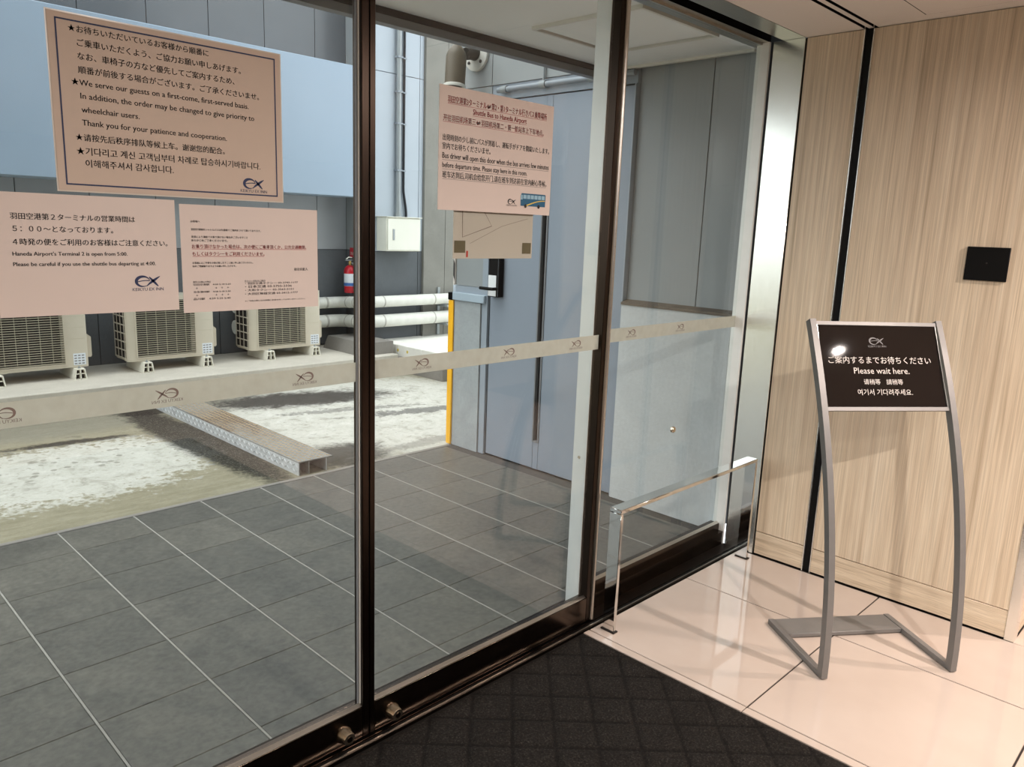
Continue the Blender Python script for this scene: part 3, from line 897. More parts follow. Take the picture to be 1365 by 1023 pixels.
# pier left of the door
box(XW, XW + 0.06, 3.245, 3.470, 0.0, 0.886).build('base_course', 'concrete_panel', wo)
box(XW - 0.012, XW + 0.055, 3.205, 3.478, 0.888, 0.935, bev=0.003).build('coping', 'coping', wo)
box(XW + 0.010, XW + 0.06, 3.20, 3.474, 0.936, 0.974).build('coping_upstand', 'door_frame_grey', wo)
box(XW + 0.014, XW + 0.06, 3.215, 3.472, 0.976, 2.066).build('panel', 'outer_panel', wo)
# flashing pipe above the door
fp = thing('conduit_pipe', 'grey galvanised conduit running along the wall above the steel door', 'pipe', (XW, 2.9, 2.035))
G().tube([(XW - 0.004, 2.252, 2.036), (XW - 0.004, 3.15, 2.036)], 0.0145, 14).build('run', 'flashing', fp)
for y in (2.50, 2.822, 3.10):
    G().tube([(XW - 0.004, y - 0.02, 2.036), (XW - 0.004, y + 0.02, 2.036)], 0.019, 14).build('coupling', 'conduit_grey', fp)
G().tube([(XW - 0.004, 2.822, 2.036), (XW - 0.002, 2.822, 2.24)], 0.006, 10).build('drop', 'conduit_grey', fp)

# steel door
dr = struct_root('door_3', 'blue grey steel service door with narrow vertical window', (XW + 0.03, 2.72, 0.0))
box(XW + 0.018, XW + 0.06, 2.262, 2.768, 0.008, 1.985, bev=0.002).build('leaf', 'outer_door', dr)
box(XW + 0.018, XW + 0.06, 2.808, 3.184, 0.008, 1.985, bev=0.002).build('leaf', 'outer_door', dr)
box(XW + 0.018, XW + 0.06, 2.769, 2.807, 0.008, 0.165).build('leaf', 'outer_door', dr)
box(XW + 0.018, XW + 0.06, 2.769, 2.807, 1.62, 1.985).build('leaf', 'outer_door', dr)
G().box(XW + 0.012, XW + 0.05, 2.764, 2.772, 0.160, 1.625).box(XW + 0.012, XW + 0.05, 2.804, 2.812, 0.160, 1.625).box(XW + 0.012, XW + 0.05, 2.772, 2.804, 0.160, 0.168).box(XW + 0.012, XW + 0.05, 2.772, 2.804, 1.617, 1.625).build('window_frame', 'fascia_grey', dr)
box(XW + 0.035, XW + 0.041, 2.7725, 2.8035, 0.1685, 1.6165).build('pane', 'ac_dark', dr)
G().box(XW + 0.008, XW + 0.06, 3.196, 3.240, 0.0, 1.990).box(XW + 0.008, XW + 0.06, 2.252, 2.259, 0.0, 1.990).build('door_frame', 'door_frame_grey', dr)
box(XW + 0.03, XW + 0.07, 3.184, 3.196, 0.0, 1.988).build('shadow_gap', 'black', dr)
lk = box(XW - 0.020, XW + 0.0175, 3.078, 3.165, 0.935, 1.165, bev=0.004).build('keypad_lock', 'black', dr)
box(XW - 0.0225, XW - 0.0205, 3.100, 3.162, 0.940, 1.055).build('lock_plate', 'lock_white', lk)
box(XW - 0.0225, XW - 0.0205, 3.084, 3.088, 0.940, 1.160).build('bright_edge', 'chrome', lk)
G().tube([(XW - 0.022, 3.095, 0.982), (XW - 0.055, 3.095, 0.982), (XW - 0.058, 3.12, 0.982), (XW - 0.058, 3.190, 0.982)], 0.009, 12).build('lever', 'black', lk)
# yellow corner guard on the pier
cg = thing('corner_guard', 'yellow corner guard on the grey pier by the steel door', 'corner guard', (XW + 0.03, 3.50, 0))
G().box(XW - 0.012, XW - 0.001, 3.470, 3.512, 0.002, 0.884, bev=0.003).box(XW - 0.001, XW + 0.06, 3.500, 3.512, 0.002, 0.884, bev=0.003).build('guard_angle', 'yellow_guard', cg)
box(XW - 0.013, XW + 0.04, 3.4795, 3.516, 0.8855, 0.93, bev=0.003).build('end_cap', 'black_matt', cg)
hz = thing('hazard_strip', 'black and white hazard strip on the pier edge above the yellow guard', 'warning strip', (XW + 0.02, 3.478, 0.98))
hs = box(XW + 0.002, XW + 0.05, 3.4755, 3.488, 0.976, 1.34).build('strip', 'ink_white', hz)
for z in (1.0, 1.20):
    hp = Print((XW + 0.0015, 0, 0), (0, 1, 0), (0, 0, 1))
    hp.poly([(3.4757, z), (3.4878, z + 0.03), (3.4878, z + 0.13), (3.4757, z + 0.10)])
    hp.build('black_stripe', 'ink_black', hs, smooth=False)

# canopy
cp = struct('canopy', G().box(-6.0, 3.050, 1.662, 2.398, 2.063, 2.30), 'ceiling_out', 'pale soffit of the entrance canopy')
fas = box(-6.0, 3.050, 2.404, 2.445, 2.012, 2.34).build('fascia', 'fascia_grey', cp)
box(-6.0, 3.050, 2.399, 2.4035, 2.040, 2.062).build('drip_groove', 'gasket', cp)
hb = G()
hx0, hx1, hy0, hy1 = 2.262, 2.730, 1.668, 2.150
for a in ((hx0 - 0.012, hx1 + 0.012, hy0 - 0.012, hy0), (hx0 - 0.012, hx1 + 0.012, hy1, hy1 + 0.012), (hx0 - 0.012, hx0, hy0, hy1), (hx1, hx1 + 0.012, hy0, hy1)):
    hb.box(a[0], a[1], a[2], a[3], 2.050, 2.0628)
ht = hb.build('hatch_frame', 'white_edge', cp)
box(hx0, hx1, hy0, hy1, 2.0618, 2.0629).build('hatch_gap', 'seam', cp)
box(hx0 + 0.009, hx1 - 0.009, hy0 + 0.009, hy1 - 0.009, 2.0575, 2.0617).build('access_hatch', 'ceiling_out', cp)
for (x0, x1, y) in ((-6.0, 2.25, 2.15), (-6.0, 2.25, 1.80)):
    pass
box(XW - 0.012, XW + 0.008, 1.664, 2.398, 2.052, 2.0625).build('edge_bead', 'white_edge', cp)

# ================================================================== THINGS INDOORS
# ---- entrance mat: diamond grooved pile
def floor_mat():
    x0, x1, y0, y1 = -0.10, 1.888, -1.50, 1.468
    nx, ny = 210, 312
    P = 0.1585
    vs, fs = [], []
    rnd = random.Random(3)
    for j in range(ny + 1):
        y = y0 + (y1 - y0) * j / ny
        for i in range(nx + 1):
            x = x0 + (x1 - x0) * i / nx
            a = ((x + y - 2.990) / P) % 1.0
            b = ((x - y - 0.558) / P) % 1.0
            d = min(min(a, 1 - a), min(b, 1 - b)) * P / 1.414
            e = min(x - x0, x1 - x, y1 - y, y - y0)
            z = 0.0085 - 0.0065 * max(0, 1 - d / 0.011) + rnd.uniform(-0.0007, 0.0007)
            if e < 0.012:
                z = 0.0035 if e > 0.001 else -0.003
            vs.append((x, y, z))
    for j in range(ny):
        for i in range(nx):
            k = j * (nx + 1) + i
            fs.append((k, k + 1, k + nx + 2, k + nx + 1))
    n = len(vs)
    vs += [(x0, y0, -0.0035), (x1, y0, -0.0035), (x1, y1, -0.0035), (x0, y1, -0.0035)]
    fs.append((n + 3, n + 2, n + 1, n))
    g = G(); g.raw(vs, fs)
    o = g.build('floor_mat', 'mat_carpet', base=(0.9, 0.0, -0.0035))
    tag(o, 'charcoal carpet entrance mat with a diamond grid in front of the sliding doors', 'mat')
floor_mat()

# ---- chrome guard rail: one bent flat bar with foot plates
gr = thing('guard_rail', 'low polished chrome guard rail in front of the fixed side light', 'guard rail', (2.42, 1.42, 0.0))
gy0, gy1 = 1.397, 1.444
G().box(1.961, 1.975, gy0, gy1, 0.005, 0.420, bev=0.0015).build('post', 'chrome', gr)
G().box(2.866, 2.880, gy0, gy1, 0.005, 0.420, bev=0.0015).build('post', 'chrome', gr)
G().box(1.961, 2.880, gy0, gy1, 0.4205, 0.4345, bev=0.002).build('top_bar', 'chrome', gr)
for a, b in ((1.957, 1.979), (2.862, 2.884)):
    box(a, b, gy0 - 0.004, gy1 + 0.004, 0.0005, 0.005).build('foot_plate', 'gasket', gr)

# ---- sign stand
Wd = 0.438
sg = thing('sign_stand', 'grey metal sign stand with curved legs and a black waiting notice', 'sign stand', (2.226, 0.795, 0.0), math.atan2(-0.596, 0.803))
dep = lambda z: 0.257 * z * z
path = [(dep(z), z) for z in [0.004 + 1.064 * i / 28 for i in range(29)]]
for xc in (0.0, Wd):
    G().sweep_rect([(y + 0.012, z) for y, z in path], (xc - 0.010, xc + 0.010), 0.026).build('upright', 'sign_grey', sg, local=True)
for xc in (0.0, Wd):
    box(xc - 0.010, xc + 0.010, 0.020, 0.345, 0.001, 0.019, bev=0.001).build('foot_bar', 'sign_grey', sg, local=True)
box(0.0105, Wd - 0.0105, 0.242, 0.345, 0.004, 0.017, bev=0.001).build('base_plate', 'sign_grey', sg, local=True)
tv = Vector((0, 0.4229, 0.9062)); nv = Vector((0, -0.9062, 0.4229))
bo = Vector((0, 0.1785, 0.806))
def slab(name, x0, x1, v0, v1, d0, d1, mat, parent):
    g = G()
    pts = []
    for (v, d) in ((v0, d0), (v1, d0), (v1, d1), (v0, d1)):
        p = bo + tv * v + nv * d
        pts.append((p.y, p.z))
    g.prism(pts, 0, x0, x1)
    return g.build(name, mat, parent, local=True)
bd = slab('board', 0.0105, Wd - 0.0105, 0.008, 0.273, -0.004, 0.002, 'board_black', sg)
slab('rail', 0.0105, Wd - 0.0105, -0.004, 0.0078, -0.008, 0.006, 'sign_grey', sg)
slab('rail', 0.0105, Wd - 0.0105, 0.2732, 0.285, -0.008, 0.006, 'sign_grey', sg)
for a in (0.0107, Wd - 0.0147):
    slab('edge_strip', a, a + 0.004, 0.0082, 0.2728, 0.0023, 0.005, 'stainless', sg)
bw, bx0, bh_, by0 = Wd - 0.030, 0.015, 0.265, 0.008
pr = Print(bo + nv * 0.0024, (1, 0, 0), tv)
LX = lambda f: bx0 + bw * f
LY = lambda f: by0 + bh_ * f
pr.line('ご案内するまでお待ちください', LX(0.057), LX(0.923), LY(0.535))
pr.line('Please wait here.', LX(0.258), LX(0.724), LY(0.405))
pr.line('请稍等　請稍等', LX(0.328), LX(0.657), LY(0.278))
pr.line('여기서 기다려주세요.', LX(0.266), LX(0.726), LY(0.150))
pr.build('lettering', 'ink_white', bd, local=True, smooth=False)
Print(bo + nv * 0.0024, (1, 0, 0), tv).ex(LX(0.482), LY(0.765), 0.052, cap_w=1.2).build('emblem', 'ink_grey', bd, local=True, smooth=False)

# ---- black wall plate
sp = thing('wall_plate', 'square black wall plate mounted on the timber panel', 'wall plate', (2.936, 0.703, 1.204))
box(2.9365, 2.9435, 0.640, 0.766, 1.204, 1.314, bev=0.0015).build('plate', 'black', sp)
G().lathe([(0.0005, -0.0004), (0.003, -0.0004), (0.003, 0.0), (0.0005, 0.0)], (2.9364, 0.703, 1.262), 'x', 12).build('indicator', 'gasket', sp)

# ================================================================== NOTICES ON THE GLASS
PY = 1.5125
def poster(name, label, x0, x1, z0, z1, mat, edge=0.0):
    t = thing(name, label, 'notice', ((x0 + x1) / 2, PY, z0))
    if edge:
        box(x0, x1, PY + 0.0008, PY + 0.0016, z0, z1).build('laminate', 'laminate', t)
        sh = box(x0 + edge, x1 - edge, PY, PY + 0.0007, z0 + edge, z1 - edge).build('sheet', mat, t)
    else:
        sh = box(x0, x1, PY, PY + 0.0015, z0, z1).build('sheet', mat, t)
    return t, sh
def pr_on():
    return Print((0, PY - 0.0004, 0))
# 1: framed A3 notice
t, sh = poster('notice_poster', 'blue bordered notice about first come first served queueing, top left on the glass', 0.4215, 0.8460, 1.3530, 1.6460, 'paper_tan', 0.0025)
p = pr_on()
bz0, bz1, bx0_, bx1_ = 1.3645, 1.6345, 0.4355, 0.8325
w_ = 0.0026
p.rect(bx0_, bx1_, bz0, bz0 + w_).rect(bx0_, bx1_, bz1 - w_, bz1).rect(bx0_, bx0_ + w_, bz0 + w_, bz1 - w_).rect(bx1_ - w_, bx1_, bz0 + w_, bz1 - w_)
p.build('border', 'ink_navy', sh, smooth=False)
p = pr_on()
for body, a, b, z in (('★お待ちいただいているお客様から順番に', 0.4552, 0.6957, 1.6165), ('ご乗車いただくよう、ご協力お願い申しあげます。', 0.4676, 0.7590, 1.5950),
                      ('なお、車椅子の方など優先してご案内するため、', 0.4671, 0.7455, 1.5735), ('順番が前後する場合がございます。ご了承くださいませ。', 0.4666, 0.7960, 1.5515),
                      ('★We serve our guests on a first-come, first-served basis.', 0.4547, 0.7735, 1.5310), ('In addition, the order may be changed to give priority to', 0.4675, 0.7846, 1.5095),
                      ('wheelchair users.', 0.4677, 0.5633, 1.4870), ('Thank you for your patience and cooperation.', 0.4672, 0.7262, 1.4655),
                      ('★请按先后秩序排队等候上车。谢谢您的配合。', 0.4556, 0.7210, 1.4405), ('★기다리고 계신 고객님부터 차례로 탑승하시기바랍니다.', 0.4555, 0.7951, 1.4170),
                      ('이해해주셔서 감사합니다.', 0.4683, 0.6198, 1.3970)):
    p.line(body, a, b, z, bold=0.00035)
p.build('lettering', 'ink_black', sh, smooth=False)
p = pr_on(); p.ex(0.7800, 1.3775, 0.044, cap_w=1.3, heavy=1.25); p.build('emblem', 'ink_navy', sh, smooth=False)
# 2: opening hours notice
t, sh = poster('notice_poster', 'white notice about terminal opening from five, lower left on the glass', 0.3205, 0.6185, 1.1400, 1.3475, 'paper')
p = pr_on()
for body, a, b, z in (('羽田空港第２ターミナルの営業時間は', 0.3468, 0.5448, 1.3045), ('５：００～となっております。', 0.3492, 0.5060, 1.2840), ('４時発の便をご利用のお客様はご注意ください。', 0.3479, 0.6015, 1.2620),
                      ("Haneda Airport's Terminal 2 is open from 5:00.", 0.3460, 0.5283, 1.2435), ('Please be careful if you use the shuttle bus departing at 4:00.', 0.3457, 0.5779, 1.2260)):
    p.line(body, a, b, z, bold=0.0004)
p.build('lettering', 'ink_black', sh, smooth=False)
p = pr_on(); p.ex(0.5620, 1.1862, 0.045, cap_w=1.25, heavy=1.2); p.build('emblem', 'ink_navy', sh, smooth=False)
# 3: small print notice
t, sh = poster('notice_poster', 'white notice of small print with two red lines beside the door stile', 0.6275, 0.9250, 1.1330, 1.3410, 'paper')
p = pr_on()
for body, a, b, z in (('お客様へ', 0.6478, 0.6656, 1.3075), ('羽田空港無料シャトルバスは先着順でご案内をさせて頂いております。', 0.6476, 0.7926, 1.2922), ('定員により満席でお乗り頂けない場合がございますこと', 0.6477, 0.7636, 1.2782),
                      ('あらかじめご了承くださいませ。', 0.6474, 0.7204, 1.2712), ('お客様にはご不便をお掛け致しますこと誠に申し訳ございません。', 0.6478, 0.7733, 1.2280), ('何卒ご理解賜りますようお願い申し上げます。', 0.6475, 0.7365, 1.2215),
                      ('宿泊支配人', 0.8671, 0.9001, 1.2125), ('電車でお越しの場合', 0.6474, 0.6825, 1.1920), ('羽田空港駅　4:50 5:10 5:23', 0.6471, 0.7236, 1.1857), ('↓　　　　　↓　↓　↓', 0.6520, 0.7200, 1.1790),
                      ('京急蒲田駅　4:58 5:18 5:30', 0.6476, 0.7231, 1.1715), ('↓　　　　　↓　↓　↓', 0.6520, 0.7200, 1.1650), ('品川駅　4:59 5:25 5:40', 0.6470, 0.7226, 1.1575), ('タクシー会社のご案内', 0.7536, 0.7992, 1.1915),
                      ('・羽田交通タクシー 03-3742-1177', 0.7548, 0.8752, 1.1852), ('・日本交通 03-5755-2336', 0.7545, 0.8605, 1.1782), ('・大和タクシー 03-3563-5151', 0.7543, 0.8647, 1.1712), ('・大田区無線交通 03-3412-1777', 0.7540, 0.8747, 1.1636),
                      ('※ご予約の際にはお時間に余裕を持ってお申し付けください。', 0.7536, 0.8922, 1.1500)):
    p.line(body, a, b, z, ys=0.62 if z < 1.1925 else 1.0, bold=0.0002)
p.rect(0.6474, 0.6825, 1.1906, 1.1911).rect(0.7536, 0.7992, 1.1901, 1.1906)
p.build('lettering', 'ink_black', sh, smooth=False)
p = pr_on()
p.line('お乗り頂けなかった場合は、次の便にご乗車頂くか、公共交通機関、', 0.6479, 0.8970, 1.2583, ys=1.05, bold=0.0003).line('もしくはタクシーをご利用くださいませ。', 0.6485, 0.7990, 1.2440, ys=1.05, bold=0.0003)
p.rect(0.6479, 0.8965, 1.2562, 1.2569).rect(0.6485, 0.7985, 1.2419, 1.2426)
p.build('red_lettering', 'ink_red', sh, smooth=False)
# 4: shuttle bus notice
t, sh = poster('notice_poster', 'shuttle bus notice with red heading and small blue bus picture', 1.2640, 1.6760, 1.3570, 1.6520, 'paper')
p = pr_on()
p.line('羽田空港第3ターミナル⇔第2・第1ターミナル行きバス乗降場所', 1.2898, 1.6474, 1.6140, ys=1.5, bold=0.0005)
p.line('Shuttle Bus to Haneda Airport', 1.3737, 1.5681, 1.5945, ys=1.15, bold=0.0006)
p.line('开往羽田机场第三⇔羽田机场第二・第一航站车上下车地点。', 1.2764, 1.6374, 1.5705, ys=1.25, bold=0.0003)
p.rect(1.2898, 1.6474, 1.6105, 1.6112).rect(1.3737, 1.5681, 1.5908, 1.5915).rect(1.2764, 1.6354, 1.5668, 1.5675)
p.build('red_lettering', 'ink_red', sh, smooth=False)
p = pr_on()
for body, a, b, z, y_, bo_ in (('出発時刻の少し前にバスが到着し、運転手がドアを開錠いたします。', 1.2758, 1.6630, 1.5245, 1.3, 0.0005), ('室内でお待ちくださいませ。', 1.2751, 1.4375, 1.5040, 1.3, 0.0005),
                            ('Bus driver will open this door when the bus arrives few minutes', 1.2757, 1.6641, 1.4815, 1.3, 0.0005), ('before departure time. Please stay here in this room.', 1.2762, 1.5776, 1.4595, 1.3, 0.0005),
                            ('班车达到后,司机会给您开门,请在班车到达前在室内耐心等候。', 1.2768, 1.6576, 1.4360, 1.25, 0.0005)):
    p.line(body, a, b, z, ys=y_, bold=bo_)
for a, b, z in ((1.2757, 1.6641, 1.4772), (1.2762, 1.5776, 1.4552), (1.2768, 1.6556, 1.4318)):
    p.rect(a, b, z, z + 0.0006)
p.build('lettering', 'ink_black', sh, smooth=False)
p = pr_on(); p.ex(1.5225, 1.3815, 0.030, cap_w=1.35, heavy=1.2); p.build('emblem', 'ink_black', sh, smooth=False)
p = pr_on()
p.poly([(1.5570, 1.3790), (1.6560, 1.3790), (1.6568, 1.4110), (1.6540, 1.4128), (1.5600, 1.4128), (1.5560, 1.4060)])
bus = p.build('bus_picture', 'bus_blue', sh, smooth=False)
p = Print((0, PY - 0.0007, 0))
for k in range(6):
    p.rect(1.5665 + k * 0.0148, 1.5790 + k * 0.0148, 1.3985, 1.4090)
p.rect(1.5570, 1.5640, 1.3960, 1.4085)
p.build('bus_windows', 'bus_window', bus, smooth=False)
p = Print((0, PY - 0.0007, 0))
p.ribbon([(1.5800 + 0.0745 * i / 10, 1.3805 + 0.0150 * math.sin(i / 10 * 1.6)) for i in range(11)], [0.0035 - 0.0015 * i / 10 for i in range(11)])
p.build('bus_stripe', 'bus_yellow', bus, smooth=False)
for cx_ in (1.5760, 1.6290):
    p = Print((0, PY - 0.0008, 0))
    p.poly([(cx_ + 0.0052 * math.cos(a * math.pi / 8), 1.3790 + 0.0052 * math.sin(a * math.pi / 8)) for a in range(16)])
    p.build('bus_wheel', 'ink_black', bus, smooth=False)
# 5: sheet on the outer face, seen from behind
t5 = thing('paper_sheet', 'back of a paper sheet taped outside the glass, hanging below the shuttle bus notice', 'paper', (1.47, 1.525, 1.243))
X5 = lambda v: v * 1.008
sh5 = box(1.327, 1.622, 1.5245, 1.5252, 1.236, 1.4440).build('sheet', 'paper_back', t5)
p = Print((0, 1.5239, 0))
p.rect(1.3310, 1.3690, 1.2510, 1.2820)
p.build('tape', 'tape_olive', t5, smooth=False)
p = Print((0, 1.5239, 0))
p.rect(1.5820, 1.6170, 1.2490, 1.2790)
p.build('tape', 'tape_olive', t5, smooth=False)
p = Print((0, 1.5240, 0))
p.ribbon([(1.356, 1.42), (1.3585, 1.291), (1.462, 1.3215), (1.423, 1.372), (1.400, 1.42)], [0.0022] * 5)
p.ribbon([(1.385, 1.275), (1.50, 1.322), (1.60, 1.345)], [0.0009] * 3)
p.build('drawn_line', 'ink_brown', sh5, smooth=False)
p = Print((0, 1.5240, 0))
p.rect(1.3730, 1.3790, 1.2400, 1.2560)
p.build('red_mark', 'led', sh5, smooth=False)

# ================================================================== THINGS OUTDOORS
# ---- condenser units
AY = 6.0
def condenser(x0, label):
    t = thing('condenser_unit', label, 'air conditioner', (x0 + 0.33, AY + 0.13, 0.2285), group='cream condenser units on the plinth')
    z0, z1, y1 = 0.232, 0.715, AY + 0.255
    gx0, gx1, gz0, gz1 = x0 + 0.068, x0 + 0.508, z0 + 0.028, z1 - 0.03
    g = G()
    g.box(x0, x0 + 0.66, AY + 0.09, y1, z0, z1, bev=0.006)
    # front face round the fan opening
    g.prism([(x0, AY + 0.0895), (x0, AY + 0.03), (x0 + 0.012, AY + 0.010), (x0 + 0.034, AY), (gx0, AY), (gx0, AY + 0.0895)], 2, z0, z1)
    g.prism([(gx1, AY), (x0 + 0.645, AY), (x0 + 0.658, AY + 0.010), (x0 + 0.66, AY + 0.03), (x0 + 0.66, AY + 0.0895), (gx1, AY + 0.0895)], 2, z0, z1)
    g.box(gx0, gx1, AY, AY + 0.0895, z0, gz0)
    g.box(gx0, gx1, AY, AY + 0.0895, gz1, z1)
    body = g.build('body', 'ac_cream', t)
    cx, cz = (gx0 + gx1) / 2, (gz0 + gz1) / 2
    G().box(gx0 + 0.001, gx1 - 0.001, AY + 0.080, AY + 0.0892, gz0 + 0.001, gz1 - 0.001).build('fan_recess', 'ac_dark', t)
    fan = G()
    fan.lathe([(0.0005, AY + 0.045), (0.035, AY + 0.047), (0.04, AY + 0.079), (0.0005, AY + 0.079)], (cx, 0, cz), 'y', 20)
    for k in range(3):
        a = math.radians(20 + 120 * k)
        pts = []
        for (r, da, yy) in ((0.036, -0.5, 0.055), (0.19, -0.55, 0.048), (0.195, 0.25, 0.07), (0.036, 0.5, 0.075)):
            pts.append((cx + r * math.cos(a + da), AY + yy, cz + r * math.sin(a + da)))
        q = [(p_[0], p_[1] + 0.003, p_[2]) for p_ in pts]
        fan.raw(pts + q, [(0, 1, 2, 3), (7, 6, 5, 4), (0, 4, 5, 1), (1, 5, 6, 2), (2, 6, 7, 3), (3, 7, 4, 0)])
    fan.build('fan', 'ac_dark', t)
    g = G()
    n = 26
    for k in range(n):
        z = gz0 + (gz1 - gz0) * (k + 0.5) / n
        g.box(gx0, gx1, AY - 0.003, AY + 0.001, z - 0.0019, z + 0.0019)
    for k in range(7):
        x = gx0 + (gx1 - gx0) * k / 6
        g.box(x - 0.0012, x + 0.0012, AY - 0.0015, AY, gz0, gz1)
    g.build('grille', 'ac_wire', t)
    g = G()
    g.box(gx0 - 0.008, gx0, AY - 0.006, AY, gz0 - 0.006, gz1 + 0.006).box(gx1, gx1 + 0.008, AY - 0.006, AY, gz0 - 0.006, gz1 + 0.006).box(gx0, gx1, AY - 0.006, AY, gz0 - 0.006, gz0).box(gx0, gx1, AY - 0.006, AY, gz1, gz1 + 0.006)
    g.build('grille_frame', 'ac_cream', t)
    # side louvres
    box(x0 - 0.001, x0 + 0.001, AY + 0.045, y1 - 0.012, z0 + 0.02, z1 - 0.02).build('side_opening', 'ac_dark', t)
    g = G()
    for k in range(8):
        z = z0 + 0.02 + (z1 - z0 - 0.04) * k / 7
        g.box(x0 - 0.006, x0 - 0.001, AY + 0.04, y1 - 0.008, z - 0.004, z + 0.004)
    for k in range(4):
        y = AY + 0.043 + (y1 - AY - 0.053) * k / 3
        g.box(x0 - 0.008, x0 - 0.006, y - 0.004, y + 0.004, z0 + 0.016, z1 - 0.016)
    g.build('side_grille', 'ac_cream', t)
    # panel grooves, valve cover, sticker
    for z in (z1 - 0.12, z1 - 0.20, z1 - 0.28):
        box(x0 + 0.53, x0 + 0.642, AY - 0.0008, AY + 0.001, z, z + 0.002).build('panel_groove', 'ac_wire', t)
    G().prism([(x0 + 0.6605, z0 + 0.06), (x0 + 0.688, z0 + 0.06), (x0 + 0.695, z0 + 0.07), (x0 + 0.695, z0 + 0.205), (x0 + 0.6605, z0 + 0.235)], 1, AY + 0.04, AY + 0.17).build('valve_cover', 'ac_cream', t)
    st = box(x0 + 0.560, x0 + 0.640, AY - 0.0012, AY - 0.0002, z0 + 0.015, z0 + 0.098).build('rating_label', 'sticker', t)
    g = G()
    for r in range(4):
        for c in range(3):
            g.box(x0 + 0.566 + c * 0.024, x0 + 0.583 + c * 0.024, AY - 0.0016, AY - 0.0013, z0 + 0.022 + r * 0.019, z0 + 0.030 + r * 0.019)
    g.build('label_print', 'ink_grey', st)
    for fx in (0.10, 0.555):
        box(x0 + fx, x0 + fx + 0.05, AY + 0.0, AY + 0.25, 0.2288, 0.232).build('mounting_foot', 'ac_cream', t)
    return t
condenser(1.130, 'cream condenser unit furthest left on the plinth, cut by the frame')
condenser(2.060, 'cream condenser unit in the middle of the three')
condenser(3.030, 'cream condenser unit furthest right, nearest the white pipes')
def block(xc, label):
    t = thing('support_block', label, 'support block', (xc, AY + 0.12, 0.15), group='white plastic support blocks under the condensers')
    y0, y1, z0, z1 = AY - 0.055, AY + 0.29, 0.1503, 0.2265
    g = G()
    hw0, hw1 = 0.042, 0.030
    # tapered shell with two hollow channels open at the ends
    o = [(-hw0, z0), (hw0, z0), (hw1, z1), (-hw1, z1)]
    w = 0.007
    def strip(a):
        g.prism([(xc + q[0], q[1]) for q in a], 1, y0, y1)
    strip([(-hw0, z0), (-hw0 + w, z0), (-hw1 + w, z1), (-hw1, z1)])
    strip([(hw0 - w, z0), (hw0, z0), (hw1, z1), (hw1 - w, z1)])
    strip([(-0.0035, z0), (0.0035, z0), (0.0035, z1 - w), (-0.0035, z1 - w)])
    strip([(-hw1 + w, z1 - w), (hw1 - w, z1 - w), (hw1 - w, z1), (-hw1 + w, z1)])
    strip([(-hw0 + w * 0.8, z0), (hw0 - w * 0.8, z0), (hw0 - w * 0.8, z0 + 0.004), (-hw0 + w * 0.8, z0 + 0.004)])
    zm = (z0 + z1) / 2
    strip([(-hw0 + w * 1.6, zm), (hw0 - w * 1.6, zm), (hw0 - w * 1.6, zm + 0.004), (-hw0 + w * 1.6, zm + 0.004)])
    g.build('shell', 'block_white', t)
    G().lathe([(0.010, z1 + 0.0002), (0.010, z1 + 0.008), (0.004, z1 + 0.009), (0.004, z1 + 0.018), (0.0005, z1 + 0.018)], (xc, AY - 0.025, 0), 'z', 6).build('bolt', 'conduit_grey', t)
    box(xc - 0.03, xc + 0.03, y0 + 0.03, y0 + 0.034, z0 + 0.006, z1 - 0.008).build('hollow_shade', 'ac_dark', t)  # dark sheet standing in for the shade inside the hollow channels
for i, (x, lab) in enumerate(((1.215, 'white support block under the left end of the leftmost condenser'), (1.715, 'white support block under the right end of the leftmost condenser'), (2.180, 'white support block under the left end of the middle condenser'),
                              (2.640, 'white support block under the right end of the middle condenser'), (3.180, 'white support block under the left end of the rightmost condenser'), (3.612, 'white support block under the right end of the rightmost condenser'))):
    block(x, lab)

# ---- insulated pipes
def fillet(pts, r, n=8):
    P = [Vector(p) for p in pts]
    out = [P[0]]
    for i in range(1, len(P) - 1):
        a = (P[i - 1] - P[i]).normalized(); b = (P[i + 1] - P[i]).normalized()
        s, e = P[i] + a * r, P[i] + b * r
        for k in range(n + 1):
            t = k / n
            out.append(s * (1 - t) ** 2 + P[i] * 2 * t * (1 - t) + e * t * t)
    out.append(P[-1])
    return out
def pipe(zl, zr, r, label):
    t = thing('insulated_pipe', label, 'pipe', (4.16, 6.2, zr), group='white lagged pipes along the far wall')
    pts = fillet([(3.08, 6.385, zl), (4.15, 6.385, zl), (4.15, 5.985, zr), (9.0, 5.985, zr)], 0.13)
    G().tube(pts, r, 20).build('lagging', 'pipe_white', t)
    for x in (3.30, 3.80, 3.97):
        G().tube([(x, 6.385, zl), (x + 0.02, 6.385, zl)], r + 0.0025, 20).build('band', 'pipe_band', t)
    for x in (4.34, 4.95, 5.6):
        G().tube([(x, 5.985, zr), (x + 0.012, 5.985, zr)], r + 0.0022, 20).build('band', 'pipe_band', t)
    for y in (6.24, 6.12):
        zz = zl + (zr - zl) * (6.385 - y) / 0.4
        G().tube([(4.15, y, zz), (4.15, y - 0.012, zz)], r + 0.0022, 20).build('band', 'pipe_band', t)
pipe(0.560, 0.592, 0.053, 'upper white lagged pipe running along the far wall')
pipe(0.385, 0.410, 0.060, 'lower white lagged pipe running along the far wall')
pb = thing('pipe_support', 'grey steel bracket frame holding the two lagged pipes off the wall', 'bracket', (5.1, 6.0, 0.222))
G().box(5.08, 5.11, 6.052, 6.068, 0.2225, 0.70).build('upright', 'conduit_grey', pb)
box(5.08, 5.11, 5.90, 6.0515, 0.330, 0.348).build('arm', 'conduit_grey', pb)
box(5.08, 5.11, 5.90, 6.0515, 0.515, 0.5365).build('arm', 'conduit_grey', pb)
